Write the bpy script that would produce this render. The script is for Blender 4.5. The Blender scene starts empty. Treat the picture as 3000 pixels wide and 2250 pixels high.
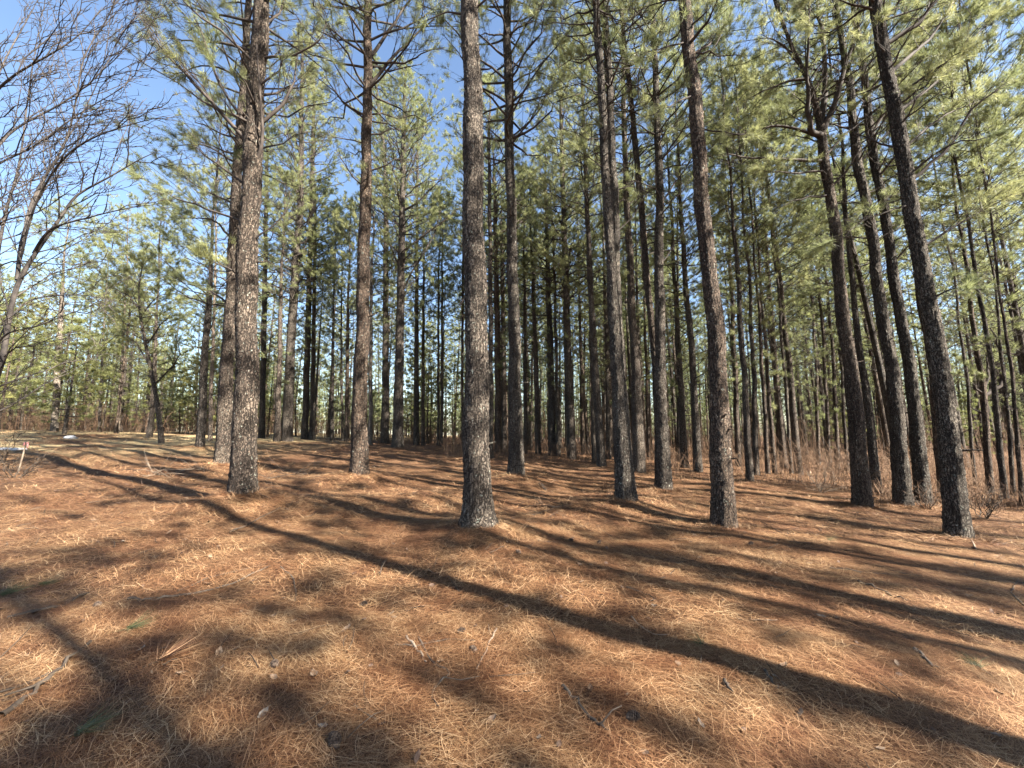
import bpy, math, random
import numpy as np
from mathutils import Vector, Matrix

# ------------------------------------------------------------------ camera, sky, sun, exposure
scene = bpy.context.scene
C = scene.collection
FPX, CX, CY = 1150.0, 1500.0, 1125.0
PITCH, ROLL, CAMZ = math.radians(7.0), math.radians(0.6), 1.5
F_ = np.array([0, math.cos(PITCH), math.sin(PITCH)])
U0 = np.array([0, -math.sin(PITCH), math.cos(PITCH)])
R0 = np.array([1.0, 0, 0])
R_ = R0 * math.cos(ROLL) - U0 * math.sin(ROLL)
U_ = U0 * math.cos(ROLL) + R0 * math.sin(ROLL)
cam_d = bpy.data.cameras.new('camera'); cam = bpy.data.objects.new('camera', cam_d); C.objects.link(cam)
cam_d.sensor_width = 36; cam_d.lens = FPX / 3000 * 36; cam_d.clip_end = 2000; cam_d.clip_start = 0.05
cam.matrix_world = Matrix(((R_[0], U_[0], -F_[0], 0), (R_[1], U_[1], -F_[1], 0), (R_[2], U_[2], -F_[2], CAMZ), (0, 0, 0, 1)))
scene.camera = cam

SUN_EL = math.radians(37)
SUN_V = np.array([0.882, -0.471])                 # ground direction towards the sun
sun_az = math.atan2(SUN_V[0], SUN_V[1])           # clockwise from +Y
world = bpy.data.worlds.new('World'); scene.world = world; world.use_nodes = True
nt = world.node_tree; nt.nodes.clear()
sky = nt.nodes.new('ShaderNodeTexSky'); sky.sky_type = 'NISHITA'; sky.sun_disc = False
sky.sun_elevation = SUN_EL; sky.sun_rotation = sun_az; sky.air_density = 1.0; sky.dust_density = 0.6; sky.ozone_density = 1.6
bg = nt.nodes.new('ShaderNodeBackground'); bg.inputs[1].default_value = 0.050
wo = nt.nodes.new('ShaderNodeOutputWorld')
nt.links.new(sky.outputs[0], bg.inputs[0]); nt.links.new(bg.outputs[0], wo.inputs[0])
sl = bpy.data.lights.new('sun', 'SUN'); sl.energy = 5.0; sl.angle = math.radians(0.55); sl.color = (1, 0.93, 0.82)
so = bpy.data.objects.new('sun', sl); C.objects.link(so)
sd = Vector((SUN_V[0] * math.cos(SUN_EL), SUN_V[1] * math.cos(SUN_EL), math.sin(SUN_EL)))
so.rotation_euler = sd.to_track_quat('Z', 'Y').to_euler(); so.location = (20, -12, 30)
scene.view_settings.view_transform = 'Standard'; scene.view_settings.look = 'None'
scene.view_settings.exposure = 2.85; scene.view_settings.gamma = 1.0
scene.render.engine = 'CYCLES'
scene.cycles.max_bounces = 5; scene.cycles.diffuse_bounces = 2; scene.cycles.transmission_bounces = 3; scene.cycles.transparent_max_bounces = 4

def ray(px, py):
    return F_ + (px - CX) / FPX * R_ + (CY - py) / FPX * U_
def at(px, py, D):                                  # the point of the vertical plane y = D seen at that spot of the photograph
    r = ray(px, py); t = D / r[1]
    return np.array([0, 0, CAMZ]) + r * t

# ------------------------------------------------------------------ numpy noise
def _h(ix, iy, iz, s):
    n = (ix.astype(np.int64) * 374761393 + iy.astype(np.int64) * 668265263 + iz.astype(np.int64) * 2147483647 + s * 974711) & 0xffffffff
    n = ((n ^ (n >> 13)) * 1274126177) & 0xffffffff
    n = ((n ^ (n >> 16)) * 2246822519) & 0xffffffff
    return ((n ^ (n >> 15)) & 0xffffff) / float(0x1000000)
def vnoise(x, y, z=None, s=0):
    x = np.asarray(x, float); y = np.asarray(y, float); z = np.zeros_like(x) if z is None else np.asarray(z, float)
    ix, iy, iz = np.floor(x), np.floor(y), np.floor(z)
    fx, fy, fz = x - ix, y - iy, z - iz
    fx = fx * fx * (3 - 2 * fx); fy = fy * fy * (3 - 2 * fy); fz = fz * fz * (3 - 2 * fz)
    o = 0
    for a in (0, 1):
        for b in (0, 1):
            for c in (0, 1):
                o = o + _h(ix + a, iy + b, iz + c, s) * np.where(a, fx, 1 - fx) * np.where(b, fy, 1 - fy) * np.where(c, fz, 1 - fz)
    return o * 2 - 1
def worley(x, y, z, s=0):
    ix, iy, iz = np.floor(x), np.floor(y), np.floor(z)
    f1 = np.full(x.shape, 9.0); f2 = f1.copy()
    for a in (-1, 0, 1):
        for b in (-1, 0, 1):
            for c in (-1, 0, 1):
                cx, cy, cz = ix + a, iy + b, iz + c
                d = np.sqrt((cx + _h(cx, cy, cz, s) - x) ** 2 + (cy + _h(cx, cy, cz, s + 7) - y) ** 2 + (cz + _h(cx, cy, cz, s + 13) - z) ** 2)
                f2 = np.minimum(f2, np.maximum(f1, d)); f1 = np.minimum(f1, d)
    return f1, f2

# ------------------------------------------------------------------ terrain
MOUNDS = []                                          # x, y, height, radius
def ground0(x, y):
    x = np.asarray(x, float); y = np.asarray(y, float)
    xs = np.where(x > 0, 22 * np.tanh(x / 22), 34 * np.tanh(x / 34))
    ys = np.where(y < 24, y, 24 - 0.9 * (1 - np.exp(-(y - 24) / 12)) * 10)
    ys = np.where(y < -10, -10, ys)
    z = -0.0625 * xs + 0.0165 * ys
    z = z - np.clip(np.sqrt(x * x + y * y) - 60, 0, 300) * 0.012
    return z
RUT = None
def ground(x, y):
    x = np.asarray(x, float); y = np.asarray(y, float)
    z = ground0(x, y)
    near = np.exp(-(x * x + y * y) / 1600.0)
    z = z + near * (0.07 * vnoise(x / 2.1, y / 1.5, s=3) + 0.022 * vnoise(x / 0.8, y / 0.6, s=4) + 0.009 * vnoise(x / 0.27, y / 0.27, s=5))
    for mx, my, mh, mr in MOUNDS:
        d2 = ((x - mx) ** 2 + (y - my) ** 2) / (mr * mr)
        z = z + mh * np.exp(-d2)
    if RUT is not None:                              # the old wheel rut crossing from the clearing
        ry = np.interp(x, RUT[:, 0], RUT[:, 1]); d = y - ry
        m = (x > RUT[0, 0]) & (x < RUT[-1, 0])
        z = z + np.where(m, -0.13 * np.exp(-(d / 0.16) ** 2) + 0.06 * np.exp(-((d - 0.42) / 0.25) ** 2) + 0.04 * np.exp(-((d + 0.4) / 0.25) ** 2), 0)
    return z
def hit(px, py, m=0.0, far=27.0):
    r = ray(px, py); lo = 0.6; o = np.array([0, 0, CAMZ])
    for t in np.arange(0.6, far, 0.05):
        p = o + r * t / r[1]
        if p[2] < ground0(p[0], p[1]) + m: return p, t
    p = o + r * far / r[1]
    return np.array([p[0], p[1], float(ground0(p[0], p[1])) + m]), far

# ------------------------------------------------------------------ mesh builder
class MB:
    def __init__(s): s.v = []; s.n = 0; s.q = []; s.t = []; s.qm = []; s.tm = []; s.qt = []; s.tt = []
    def add(s, v, q=None, t=None, mat=0, tint=None):
        v = np.asarray(v, float)
        if q is not None and len(q):
            s.q.append(np.asarray(q) + s.n); s.qm.append(np.full(len(q), mat)); s.qt.append(np.broadcast_to(0.5 if tint is None else tint, len(q)))
        if t is not None and len(t):
            s.t.append(np.asarray(t) + s.n); s.tm.append(np.full(len(t), mat)); s.tt.append(np.broadcast_to(0.5 if tint is None else tint, len(t)))
        s.v.append(v); s.n += len(v)
    def tube(s, P, r, seg=5, mat=0, tint=None, cap=True):
        P = np.asarray(P, float); r = np.asarray(r, float) * np.ones(len(P))
        T = np.gradient(P, axis=0); T /= np.linalg.norm(T, axis=1)[:, None] + 1e-9
        ref = np.array([0, 0, 1.0]) if abs(T[0, 2]) < 0.8 else np.array([1.0, 0, 0])
        A = np.cross(T, ref); A /= np.linalg.norm(A, axis=1)[:, None] + 1e-9
        B = np.cross(T, A)
        th = np.arange(seg) * 2 * math.pi / seg
        V = P[:, None] + r[:, None, None] * (np.cos(th)[None, :, None] * A[:, None] + np.sin(th)[None, :, None] * B[:, None])
        n = len(P); i = np.arange(n - 1)[:, None] * seg; j = np.arange(seg)[None]; k = (j + 1) % seg
        Q = np.stack([i + j, i + k, i + seg + k, i + seg + j], -1).reshape(-1, 4)
        tr = None
        V = V.reshape(-1, 3)
        if cap:
            V = np.vstack([V, P[-1:]]); e = (n - 1) * seg
            tr = np.array([[e + a, e + (a + 1) % seg, n * seg] for a in range(seg)])
        s.add(V, Q, tr, mat, tint)
    def needles(s, P, D, k, L, w, spread, rg, mat=1):
        N = len(P)
        if not N: return
        P = np.repeat(P, k, 0); D = np.repeat(D, k, 0)
        d = D + rg.normal(size=P.shape) * spread; d /= np.linalg.norm(d, axis=1)[:, None]
        side = np.cross(d, rg.normal(size=P.shape)); side /= np.linalg.norm(side, axis=1)[:, None]
        l = L * rg.uniform(0.7, 1.15, (len(P), 1))
        P = P + rg.normal(size=P.shape) * 0.012
        V = np.stack([P - side * w, P + side * w, P + d * l], 1).reshape(-1, 3)
        tt = np.repeat(rg.uniform(0, 1, N), k) * 0.7 + rg.uniform(0, 0.3, N * k)
        s.add(V, None, np.arange(len(V)).reshape(-1, 3), mat, tt)
    def mesh(s, name, mats, smooth=True):
        me = bpy.data.meshes.new(name)
        V = np.concatenate(s.v).astype(np.float32)
        Q = np.concatenate(s.q) if s.q else np.zeros((0, 4), int); T = np.concatenate(s.t) if s.t else np.zeros((0, 3), int)
        nq, ntr = len(Q), len(T)
        me.vertices.add(len(V)); me.vertices.foreach_set('co', V.ravel())
        me.loops.add(nq * 4 + ntr * 3); me.loops.foreach_set('vertex_index', np.concatenate([Q.ravel(), T.ravel()]).astype(np.int32))
        me.polygons.add(nq + ntr)
        st = np.concatenate([np.arange(nq) * 4, nq * 4 + np.arange(ntr) * 3]).astype(np.int32)
        me.polygons.foreach_set('loop_start', st)
        for m in mats: me.materials.append(m)
        me.polygons.foreach_set('material_index', np.concatenate(s.qm + s.tm).astype(np.int32))
        me.polygons.foreach_set('use_smooth', np.full(nq + ntr, smooth))
        a = me.attributes.new('tint', 'FLOAT', 'FACE'); a.data.foreach_set('value', np.concatenate(s.qt + s.tt).astype(np.float32))
        me.update(calc_edges=True); me.validate(clean_customdata=False)
        return me

def link(name, me, parent=None, loc=None):
    o = bpy.data.objects.new(name, me); C.objects.link(o)
    if parent is not None: o.parent = parent
    if loc is not None: o.location = loc
    return o
def tag(o, label, cat, group=None):
    o['label'] = label; o['category'] = cat
    if group: o['group'] = group
    return o

# ------------------------------------------------------------------ materials
def newmat(name):
    m = bpy.data.materials.new(name); m.use_nodes = True
    t = m.node_tree; t.nodes.clear()
    out = t.nodes.new('ShaderNodeOutputMaterial'); p = t.nodes.new('ShaderNodeBsdfPrincipled')
    t.links.new(p.outputs[0], out.inputs[0]); p.inputs['Roughness'].default_value = 0.85
    p.inputs['Specular IOR Level'].default_value = 0.2
    return m, t, p, out
def N(t, kind, **kw):
    n = t.nodes.new(kind)
    for k, v in kw.items():
        if k in n.inputs: n.inputs[k].default_value = v
        else: setattr(n, k, v)
    return n
def ramp(t, fac, stops):
    r = t.nodes.new('ShaderNodeValToRGB'); t.links.new(fac, r.inputs[0])
    e = r.color_ramp.elements
    while len(e) < len(stops): e.new(0.5)
    for k, (p, c) in enumerate(stops): e[k].position = p; e[k].color = (*c, 1) if len(c) == 3 else c
    return r.outputs[0]
def mix(t, f, a, b, mode='MIX'):
    m = t.nodes.new('ShaderNodeMix'); m.data_type = 'RGBA'; m.blend_type = mode
    for s_, v in ((m.inputs[0], f), (m.inputs[6], a), (m.inputs[7], b)):
        if hasattr(v, 'links'): t.links.new(v, s_)
        else: s_.default_value = v if isinstance(v, (int, float)) else (*v, 1)
    return m.outputs[2]
def g3(a, b, c): return (a, b, c)

def bark(name, plate, plate2, crack, lichen, lich_amt, scale=1.0):
    m, t, p, out = newmat(name)
    tc = N(t, 'ShaderNodeTexCoord'); oi = N(t, 'ShaderNodeObjectInfo')
    off = N(t, 'ShaderNodeVectorMath', operation='ADD'); t.links.new(tc.outputs['Object'], off.inputs[0])
    cmb = N(t, 'ShaderNodeCombineXYZ'); mu = N(t, 'ShaderNodeMath', operation='MULTIPLY'); t.links.new(oi.outputs['Random'], mu.inputs[0]); mu.inputs[1].default_value = 40
    for k in range(3): t.links.new(mu.outputs[0], cmb.inputs[k])
    t.links.new(cmb.outputs[0], off.inputs[1]); co = off.outputs[0]
    mp = N(t, 'ShaderNodeMapping'); mp.inputs['Scale'].default_value = (34 * scale, 34 * scale, 9 * scale); t.links.new(co, mp.inputs[0])
    nz = N(t, 'ShaderNodeTexNoise', Scale=13.0, Detail=5.0, Roughness=0.65); t.links.new(co, nz.inputs['Vector'])
    mv = N(t, 'ShaderNodeVectorMath', operation='MULTIPLY_ADD'); t.links.new(nz.outputs['Color'], mv.inputs[0])
    mv.inputs[1].default_value = (3.0, 3.0, 3.0); t.links.new(mp.outputs[0], mv.inputs[2])
    vo = N(t, 'ShaderNodeTexVoronoi', feature='DISTANCE_TO_EDGE', Scale=1.0); t.links.new(mv.outputs[0], vo.inputs['Vector'])
    # long vertical furrows
    mp2 = N(t, 'ShaderNodeMapping'); mp2.inputs['Scale'].default_value = (30 * scale, 30 * scale, 3.0 * scale); t.links.new(co, mp2.inputs[0])
    fu = N(t, 'ShaderNodeTexNoise', Scale=1.0, Detail=5.0, Roughness=0.62, Distortion=0.5); t.links.new(mp2.outputs[0], fu.inputs['Vector'])
    fr = ramp(t, fu.outputs['Fac'], [(0.34, (0, 0, 0)), (0.45, (1, 1, 1))])
    ed = ramp(t, vo.outputs['Distance'], [(0.0, (0.0, 0.0, 0.0)), (0.16, (1, 1, 1))])
    edge = mix(t, 1.0, fr, ed, 'MULTIPLY')
    fine = N(t, 'ShaderNodeTexNoise', Scale=38.0, Detail=6.0, Roughness=0.7); t.links.new(co, fine.inputs['Vector'])
    pc = mix(t, ramp(t, fine.outputs['Fac'], [(0.4, (0, 0, 0)), (0.6, (1, 1, 1))]), plate, plate2)
    big = N(t, 'ShaderNodeTexNoise', Scale=1.1, Detail=4.0); t.links.new(co, big.inputs['Vector'])
    hb = ramp(t, big.outputs['Fac'], [(0.35, (0.66, 0.60, 0.57)), (0.65, (1.3, 1.22, 1.12))])
    orr = ramp(t, oi.outputs['Random'], [(0.0, (1.12, 0.96, 0.86)), (0.5, (1, 1, 1)), (1.0, (0.84, 0.86, 0.86))]); hb = mix(t, 1.0, hb, orr, 'MULTIPLY')
    pc = mix(t, 1.0, pc, hb, 'MULTIPLY')
    ln = N(t, 'ShaderNodeTexNoise', Scale=24.0, Detail=4.0, Roughness=0.6); t.links.new(co, ln.inputs['Vector'])
    lf = ramp(t, ln.outputs['Fac'], [(0.66 - lich_amt, (0, 0, 0)), (0.71 - lich_amt, (1, 1, 1))])
    pc = mix(t, lf, pc, lichen)
    col = mix(t, edge, crack, pc)
    t.links.new(col, p.inputs['Base Color'])
    ad = N(t, 'ShaderNodeMath', operation='MULTIPLY_ADD'); t.links.new(fine.outputs['Fac'], ad.inputs[0]); ad.inputs[1].default_value = 0.5
    t.links.new(edge, ad.inputs[2])
    bp = N(t, 'ShaderNodeBump', Strength=1.0, Distance=0.05); t.links.new(ad.outputs[0], bp.inputs['Height'])
    t.links.new(bp.outputs[0], p.inputs['Normal']); p.inputs['Roughness'].default_value = 0.9
    return m
M = {}
M['bark'] = bark('pine_bark', (0.078, 0.067, 0.058), (0.15, 0.135, 0.117), (0.020, 0.015, 0.012), (0.28, 0.29, 0.24), 0.045)
M['bark_far'] = bark('pine_bark_grey', (0.078, 0.066, 0.057), (0.15, 0.133, 0.115), (0.022, 0.017, 0.014), (0.24, 0.24, 0.205), 0.045, 0.7)
M['bark_sunlit'] = bark('sunlit_bark', (0.22, 0.195, 0.165), (0.30, 0.27, 0.235), (0.06, 0.05, 0.042), (0.26, 0.25, 0.225), 0.05, 0.7)  # lighter copy of the pine bark, sunlight put into its colour
def woodmat(name, a, b):
    m, t, p, out = newmat(name)
    tc = N(t, 'ShaderNodeTexCoord'); nz = N(t, 'ShaderNodeTexNoise', Scale=6.0, Detail=5.0); t.links.new(tc.outputs['Object'], nz.inputs['Vector'])
    t.links.new(ramp(t, nz.outputs['Fac'], [(0.35, a), (0.65, b)]), p.inputs['Base Color'])
    n2 = N(t, 'ShaderNodeTexNoise', Scale=90.0, Detail=3.0); t.links.new(tc.outputs['Object'], n2.inputs['Vector'])
    bp = N(t, 'ShaderNodeBump', Strength=0.6, Distance=0.004); t.links.new(n2.outputs['Fac'], bp.inputs['Height']); t.links.new(bp.outputs[0], p.inputs['Normal'])
    return m
M['limb'] = woodmat('limb_bark', (0.026, 0.02, 0.017), (0.062, 0.05, 0.042))
M['smooth'] = woodmat('smooth_bark', (0.022, 0.019, 0.018), (0.075, 0.063, 0.054))
M['stick'] = woodmat('weathered_stick', (0.025, 0.018, 0.014), (0.09, 0.07, 0.053))
M['stick_pale'] = woodmat('bleached_stick', (0.11, 0.08, 0.06), (0.22, 0.175, 0.13))
def needlemat(name, a, b, c, trans=0.5):
    m, t, p, out = newmat(name)
    at_ = N(t, 'ShaderNodeAttribute', attribute_name='tint'); oi = N(t, 'ShaderNodeObjectInfo')
    col = ramp(t, at_.outputs['Fac'], [(0.0, a), (0.55, b), (0.93, b), (1.0, c)])
    hs = N(t, 'ShaderNodeHueSaturation'); t.links.new(col, hs.inputs['Color'])
    mr = N(t, 'ShaderNodeMapRange'); t.links.new(oi.outputs['Random'], mr.inputs[0]); mr.inputs[3].default_value = 0.485; mr.inputs[4].default_value = 0.512
    t.links.new(mr.outputs[0], hs.inputs['Hue'])
    mv = N(t, 'ShaderNodeMapRange'); t.links.new(oi.outputs['Random'], mv.inputs[0]); mv.inputs[3].default_value = 1.2; mv.inputs[4].default_value = 0.85
    t.links.new(mv.outputs[0], hs.inputs['Value'])
    t.links.new(hs.outputs[0], p.inputs['Base Color']); p.inputs['Roughness'].default_value = 0.5; p.inputs['Specular IOR Level'].default_value = 0.35
    tr = N(t, 'ShaderNodeBsdfTranslucent'); t.links.new(hs.outputs[0], tr.inputs[0])
    ms = N(t, 'ShaderNodeMixShader'); ms.inputs[0].default_value = trans
    t.links.new(p.outputs[0], ms.inputs[1]); t.links.new(tr.outputs[0], ms.inputs[2]); t.links.new(ms.outputs[0], out.inputs[0])
    return m
M['needle'] = needlemat('pine_needles', (0.08, 0.098, 0.052), (0.27, 0.29, 0.13), (0.22, 0.17, 0.085))
M['needle_y'] = needlemat('young_pine_needles', (0.13, 0.14, 0.055), (0.27, 0.275, 0.105), (0.28, 0.25, 0.11), 0.5)
def strawmat():
    m, t, p, out = newmat('pine_straw')
    a = N(t, 'ShaderNodeAttribute', attribute_name='tint')
    geo = N(t, 'ShaderNodeNewGeometry'); nz = N(t, 'ShaderNodeTexNoise', Scale=0.9, Detail=3.0); t.links.new(geo.outputs['Position'], nz.inputs['Vector'])
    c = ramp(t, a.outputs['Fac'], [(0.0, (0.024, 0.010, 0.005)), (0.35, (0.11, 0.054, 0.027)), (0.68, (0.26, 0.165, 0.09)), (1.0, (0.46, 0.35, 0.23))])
    n2 = N(t, 'ShaderNodeTexNoise', Scale=3.2, Detail=4.0); t.links.new(geo.outputs['Position'], n2.inputs['Vector'])
    c = mix(t, 1.0, c, ramp(t, n2.outputs['Fac'], [(0.36, (0.66, 0.55, 0.50)), (0.6, (1.12, 1.1, 1.06))]), 'MULTIPLY')
    h = ramp(t, nz.outputs['Fac'], [(0.35, (0.80, 0.66, 0.58)), (0.65, (1.12, 1.08, 1.0))])
    t.links.new(mix(t, 1.0, c, h, 'MULTIPLY'), p.inputs['Base Color']); p.inputs['Roughness'].default_value = 0.6
    p.inputs['Specular IOR Level'].default_value = 0.3
    return m
M['straw'] = strawmat()
def groundmat():
    m, t, p, out = newmat('needle_litter')
    geo = N(t, 'ShaderNodeNewGeometry')
    def streak(rot, sx, sy, sc):
        mp = N(t, 'ShaderNodeMapping'); mp.inputs['Rotation'].default_value = (0, 0, rot); mp.inputs['Scale'].default_value = (sx, sy, 1)
        t.links.new(geo.outputs['Position'], mp.inputs[0])
        n = N(t, 'ShaderNodeTexNoise', Scale=sc, Detail=4.0, Roughness=0.7, Distortion=0.6); t.links.new(mp.outputs[0], n.inputs['Vector'])
        return n.outputs['Fac']
    a, b, c = streak(0.25, 4, 42, 1.6), streak(-0.6, 38, 5, 1.4), streak(1.0, 5, 36, 1.5)
    mx = N(t, 'ShaderNodeMath', operation='MAXIMUM'); t.links.new(a, mx.inputs[0]); t.links.new(b, mx.inputs[1])
    mx2 = N(t, 'ShaderNodeMath', operation='MAXIMUM'); t.links.new(mx.outputs[0], mx2.inputs[0]); t.links.new(c, mx2.inputs[1])
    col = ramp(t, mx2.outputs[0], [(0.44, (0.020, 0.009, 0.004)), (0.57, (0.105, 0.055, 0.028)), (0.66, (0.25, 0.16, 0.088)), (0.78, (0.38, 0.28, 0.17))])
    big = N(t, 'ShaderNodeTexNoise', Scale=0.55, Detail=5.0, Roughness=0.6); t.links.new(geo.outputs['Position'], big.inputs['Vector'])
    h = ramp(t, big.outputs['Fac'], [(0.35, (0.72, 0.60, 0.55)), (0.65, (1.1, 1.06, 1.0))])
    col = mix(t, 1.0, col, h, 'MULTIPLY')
    # the clearing at the far left: dry short grass between the needles
    sp = N(t, 'ShaderNodeSeparateXYZ'); t.links.new(geo.outputs['Position'], sp.inputs[0])
    gn = N(t, 'ShaderNodeTexNoise', Scale=0.35, Detail=4.0); t.links.new(geo.outputs['Position'], gn.inputs['Vector'])
    mm = N(t, 'ShaderNodeMapRange'); t.links.new(sp.outputs['X'], mm.inputs[0]); mm.inputs[1].default_value = -8; mm.inputs[2].default_value = -15
    my = N(t, 'ShaderNodeMapRange'); t.links.new(sp.outputs['Y'], my.inputs[0]); my.inputs[1].default_value = 9; my.inputs[2].default_value = 14
    mu = N(t, 'ShaderNodeMath', operation='MULTIPLY'); t.links.new(mm.outputs[0], mu.inputs[0]); t.links.new(my.outputs[0], mu.inputs[1])
    mg = N(t, 'ShaderNodeMath', operation='MULTIPLY'); t.links.new(mu.outputs[0], mg.inputs[0]); t.links.new(ramp(t, gn.outputs['Fac'], [(0.35, (0, 0, 0)), (0.55, (1, 1, 1))]), mg.inputs[1])
    col = mix(t, mg.outputs[0], col, (0.33, 0.255, 0.135))
    t.links.new(col, p.inputs['Base Color'])
    bp = N(t, 'ShaderNodeBump', Strength=1.0, Distance=0.05); t.links.new(mx2.outputs[0], bp.inputs['Height']); t.links.new(bp.outputs[0], p.inputs['Normal'])
    return m
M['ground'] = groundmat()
def plain(name, a, b, sc=20.0, rough=0.8):
    m, t, p, out = newmat(name)
    tc = N(t, 'ShaderNodeTexCoord'); nz = N(t, 'ShaderNodeTexNoise', Scale=sc, Detail=4.0); t.links.new(tc.outputs['Object'], nz.inputs['Vector'])
    t.links.new(ramp(t, nz.outputs['Fac'], [(0.35, a), (0.65, b)]), p.inputs['Base Color']); p.inputs['Roughness'].default_value = rough
    return m
M['brush'] = plain('dry_brush', (0.075, 0.04, 0.024), (0.17, 0.11, 0.068), 3.0)
M['cone'] = plain('cone_scale', (0.025, 0.016, 0.012), (0.10, 0.07, 0.05), 60.0)
M['flake'] = plain('bark_flake', (0.04, 0.022, 0.014), (0.13, 0.085, 0.06), 30.0)
M['leaf'] = plain('dry_leaf', (0.12, 0.075, 0.048), (0.20, 0.145, 0.10), 25.0)
M['leaf_pale'] = plain('bleached_leaf', (0.11, 0.085, 0.066), (0.20, 0.17, 0.14), 25.0)
M['white'] = plain('white_board', (0.40, 0.40, 0.41), (0.5, 0.5, 0.51), 8.0, 0.5)
M['stone'] = plain('pale_stone', (0.25, 0.25, 0.25), (0.36, 0.36, 0.37), 14.0)
M['tape'] = plain('pink_tape', (0.36, 0.15, 0.14), (0.42, 0.19, 0.17), 20.0, 0.4)
M['green_needle'] = needlemat('fresh_needles', (0.03, 0.04, 0.017), (0.08, 0.09, 0.04), (0.15, 0.13, 0.06), 0.2)

# ------------------------------------------------------------------ tree pieces
def rand_dir(rg, n=1):
    v = rg.normal(size=(n, 3)); return v / np.linalg.norm(v, axis=1)[:, None]
def limb_into(mb, P, r0, rg, twigs, tuft, lod, wood=0, leaf=1, tl=1.0, start=0.35, droop=0.0):
    """a curved limb with side twigs; tuft = how much of it carries needles (0..1)"""
    P = np.asarray(P, float); n = len(P)
    mb.tube(P, np.linspace(r0, max(0.004, r0 * 0.22), n), 6 if lod == 0 else 4, wood)
    L = np.linalg.norm(np.diff(P, axis=0), axis=1).sum(); ax = (P[-1] - P[0]) / (np.linalg.norm(P[-1] - P[0]) + 1e-9)
    tp = []; td = []
    s_ = np.linspace(0, n - 1, n)
    for k in range(twigs):
        u = start + (1 - start) * (k + rg.uniform(0.1, 0.9)) / twigs
        f = u * (n - 1); i = min(int(f), n - 2); p = P[i] + (P[i + 1] - P[i]) * (f - i)
        d = (P[i + 1] - P[i]); d /= np.linalg.norm(d) + 1e-9
        side = np.cross(d, [0, 0, 1.0]); side /= np.linalg.norm(side) + 1e-9
        d2 = d * rg.uniform(0.5, 0.9) + side * rg.choice([-1, 1]) * rg.uniform(0.4, 1.0) + np.array([0, 0, rg.uniform(-0.15, 0.45) - droop])
        d2 /= np.linalg.norm(d2)
        l = tl * (1.15 - u * 0.65) * rg.uniform(0.55, 1.1) * min(1.0, L / 1.6)
        cv = rg.normal(size=3) * 0.12 * l + np.array([0, 0, 0.12 * l])
        q = np.array([p, p + d2 * l * 0.5 + cv * 0.4, p + d2 * l + cv])
        rt = max(0.0035, r0 * 0.28 * (1.1 - u * 0.6))
        mb.tube(q, [rt, rt * 0.7, 0.003 if lod == 0 else 0.005], 3, wood, cap=False)
        has = rg.uniform() < tuft
        nb = 3 if lod < 2 else 2
        for b in range(nb):
            v = 0.45 + 0.5 * (b + rg.uniform(0, 1)) / nb
            bp = q[1] + (q[2] - q[1]) * max(0, (v - 0.5) * 2)
            bd = d2 * 0.8 + rg.normal(size=3) * 0.45 + np.array([0, 0, 0.15]); bd /= np.linalg.norm(bd)
            bl = l * rg.uniform(0.25, 0.5)
            e = bp + bd * bl
            mb.tube([bp, e], [rt * 0.5, 0.0025 if lod == 0 else 0.004], 3, wood, cap=False)
            if has: tp += [e, bp + bd * bl * 0.55]; td += [bd, bd]
        if has: tp += [q[2], q[2] - d2 * 0.1]; td += [d2, d2]
    if tuft > 0.3: tp.append(P[-1]); td.append(ax)
    if tp:
        k, L_, w = ((22, 0.17, 0.0027), (22, 0.18, 0.0040), (17, 0.21, 0.0080))[lod]
        mb.needles(np.array(tp), np.array(td), k, L_, w, 0.62, rg, leaf)
def limb_curve(p, az, el, L, rg, up=0.25, n=6, wig=0.05):
    d = np.array([math.cos(az) * math.cos(el), math.sin(az) * math.cos(el), math.sin(el)])
    s_ = np.linspace(0, 1, n)[:, None]
    P = p + d * L * s_ + np.array([0, 0, 1.0]) * up * L * s_ ** 2
    wv = rg.normal(size=(n, 3)) * wig * L * np.sqrt(s_) * np.array([1, 1, 0.6]); wv[0] = 0
    return P + wv
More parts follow.
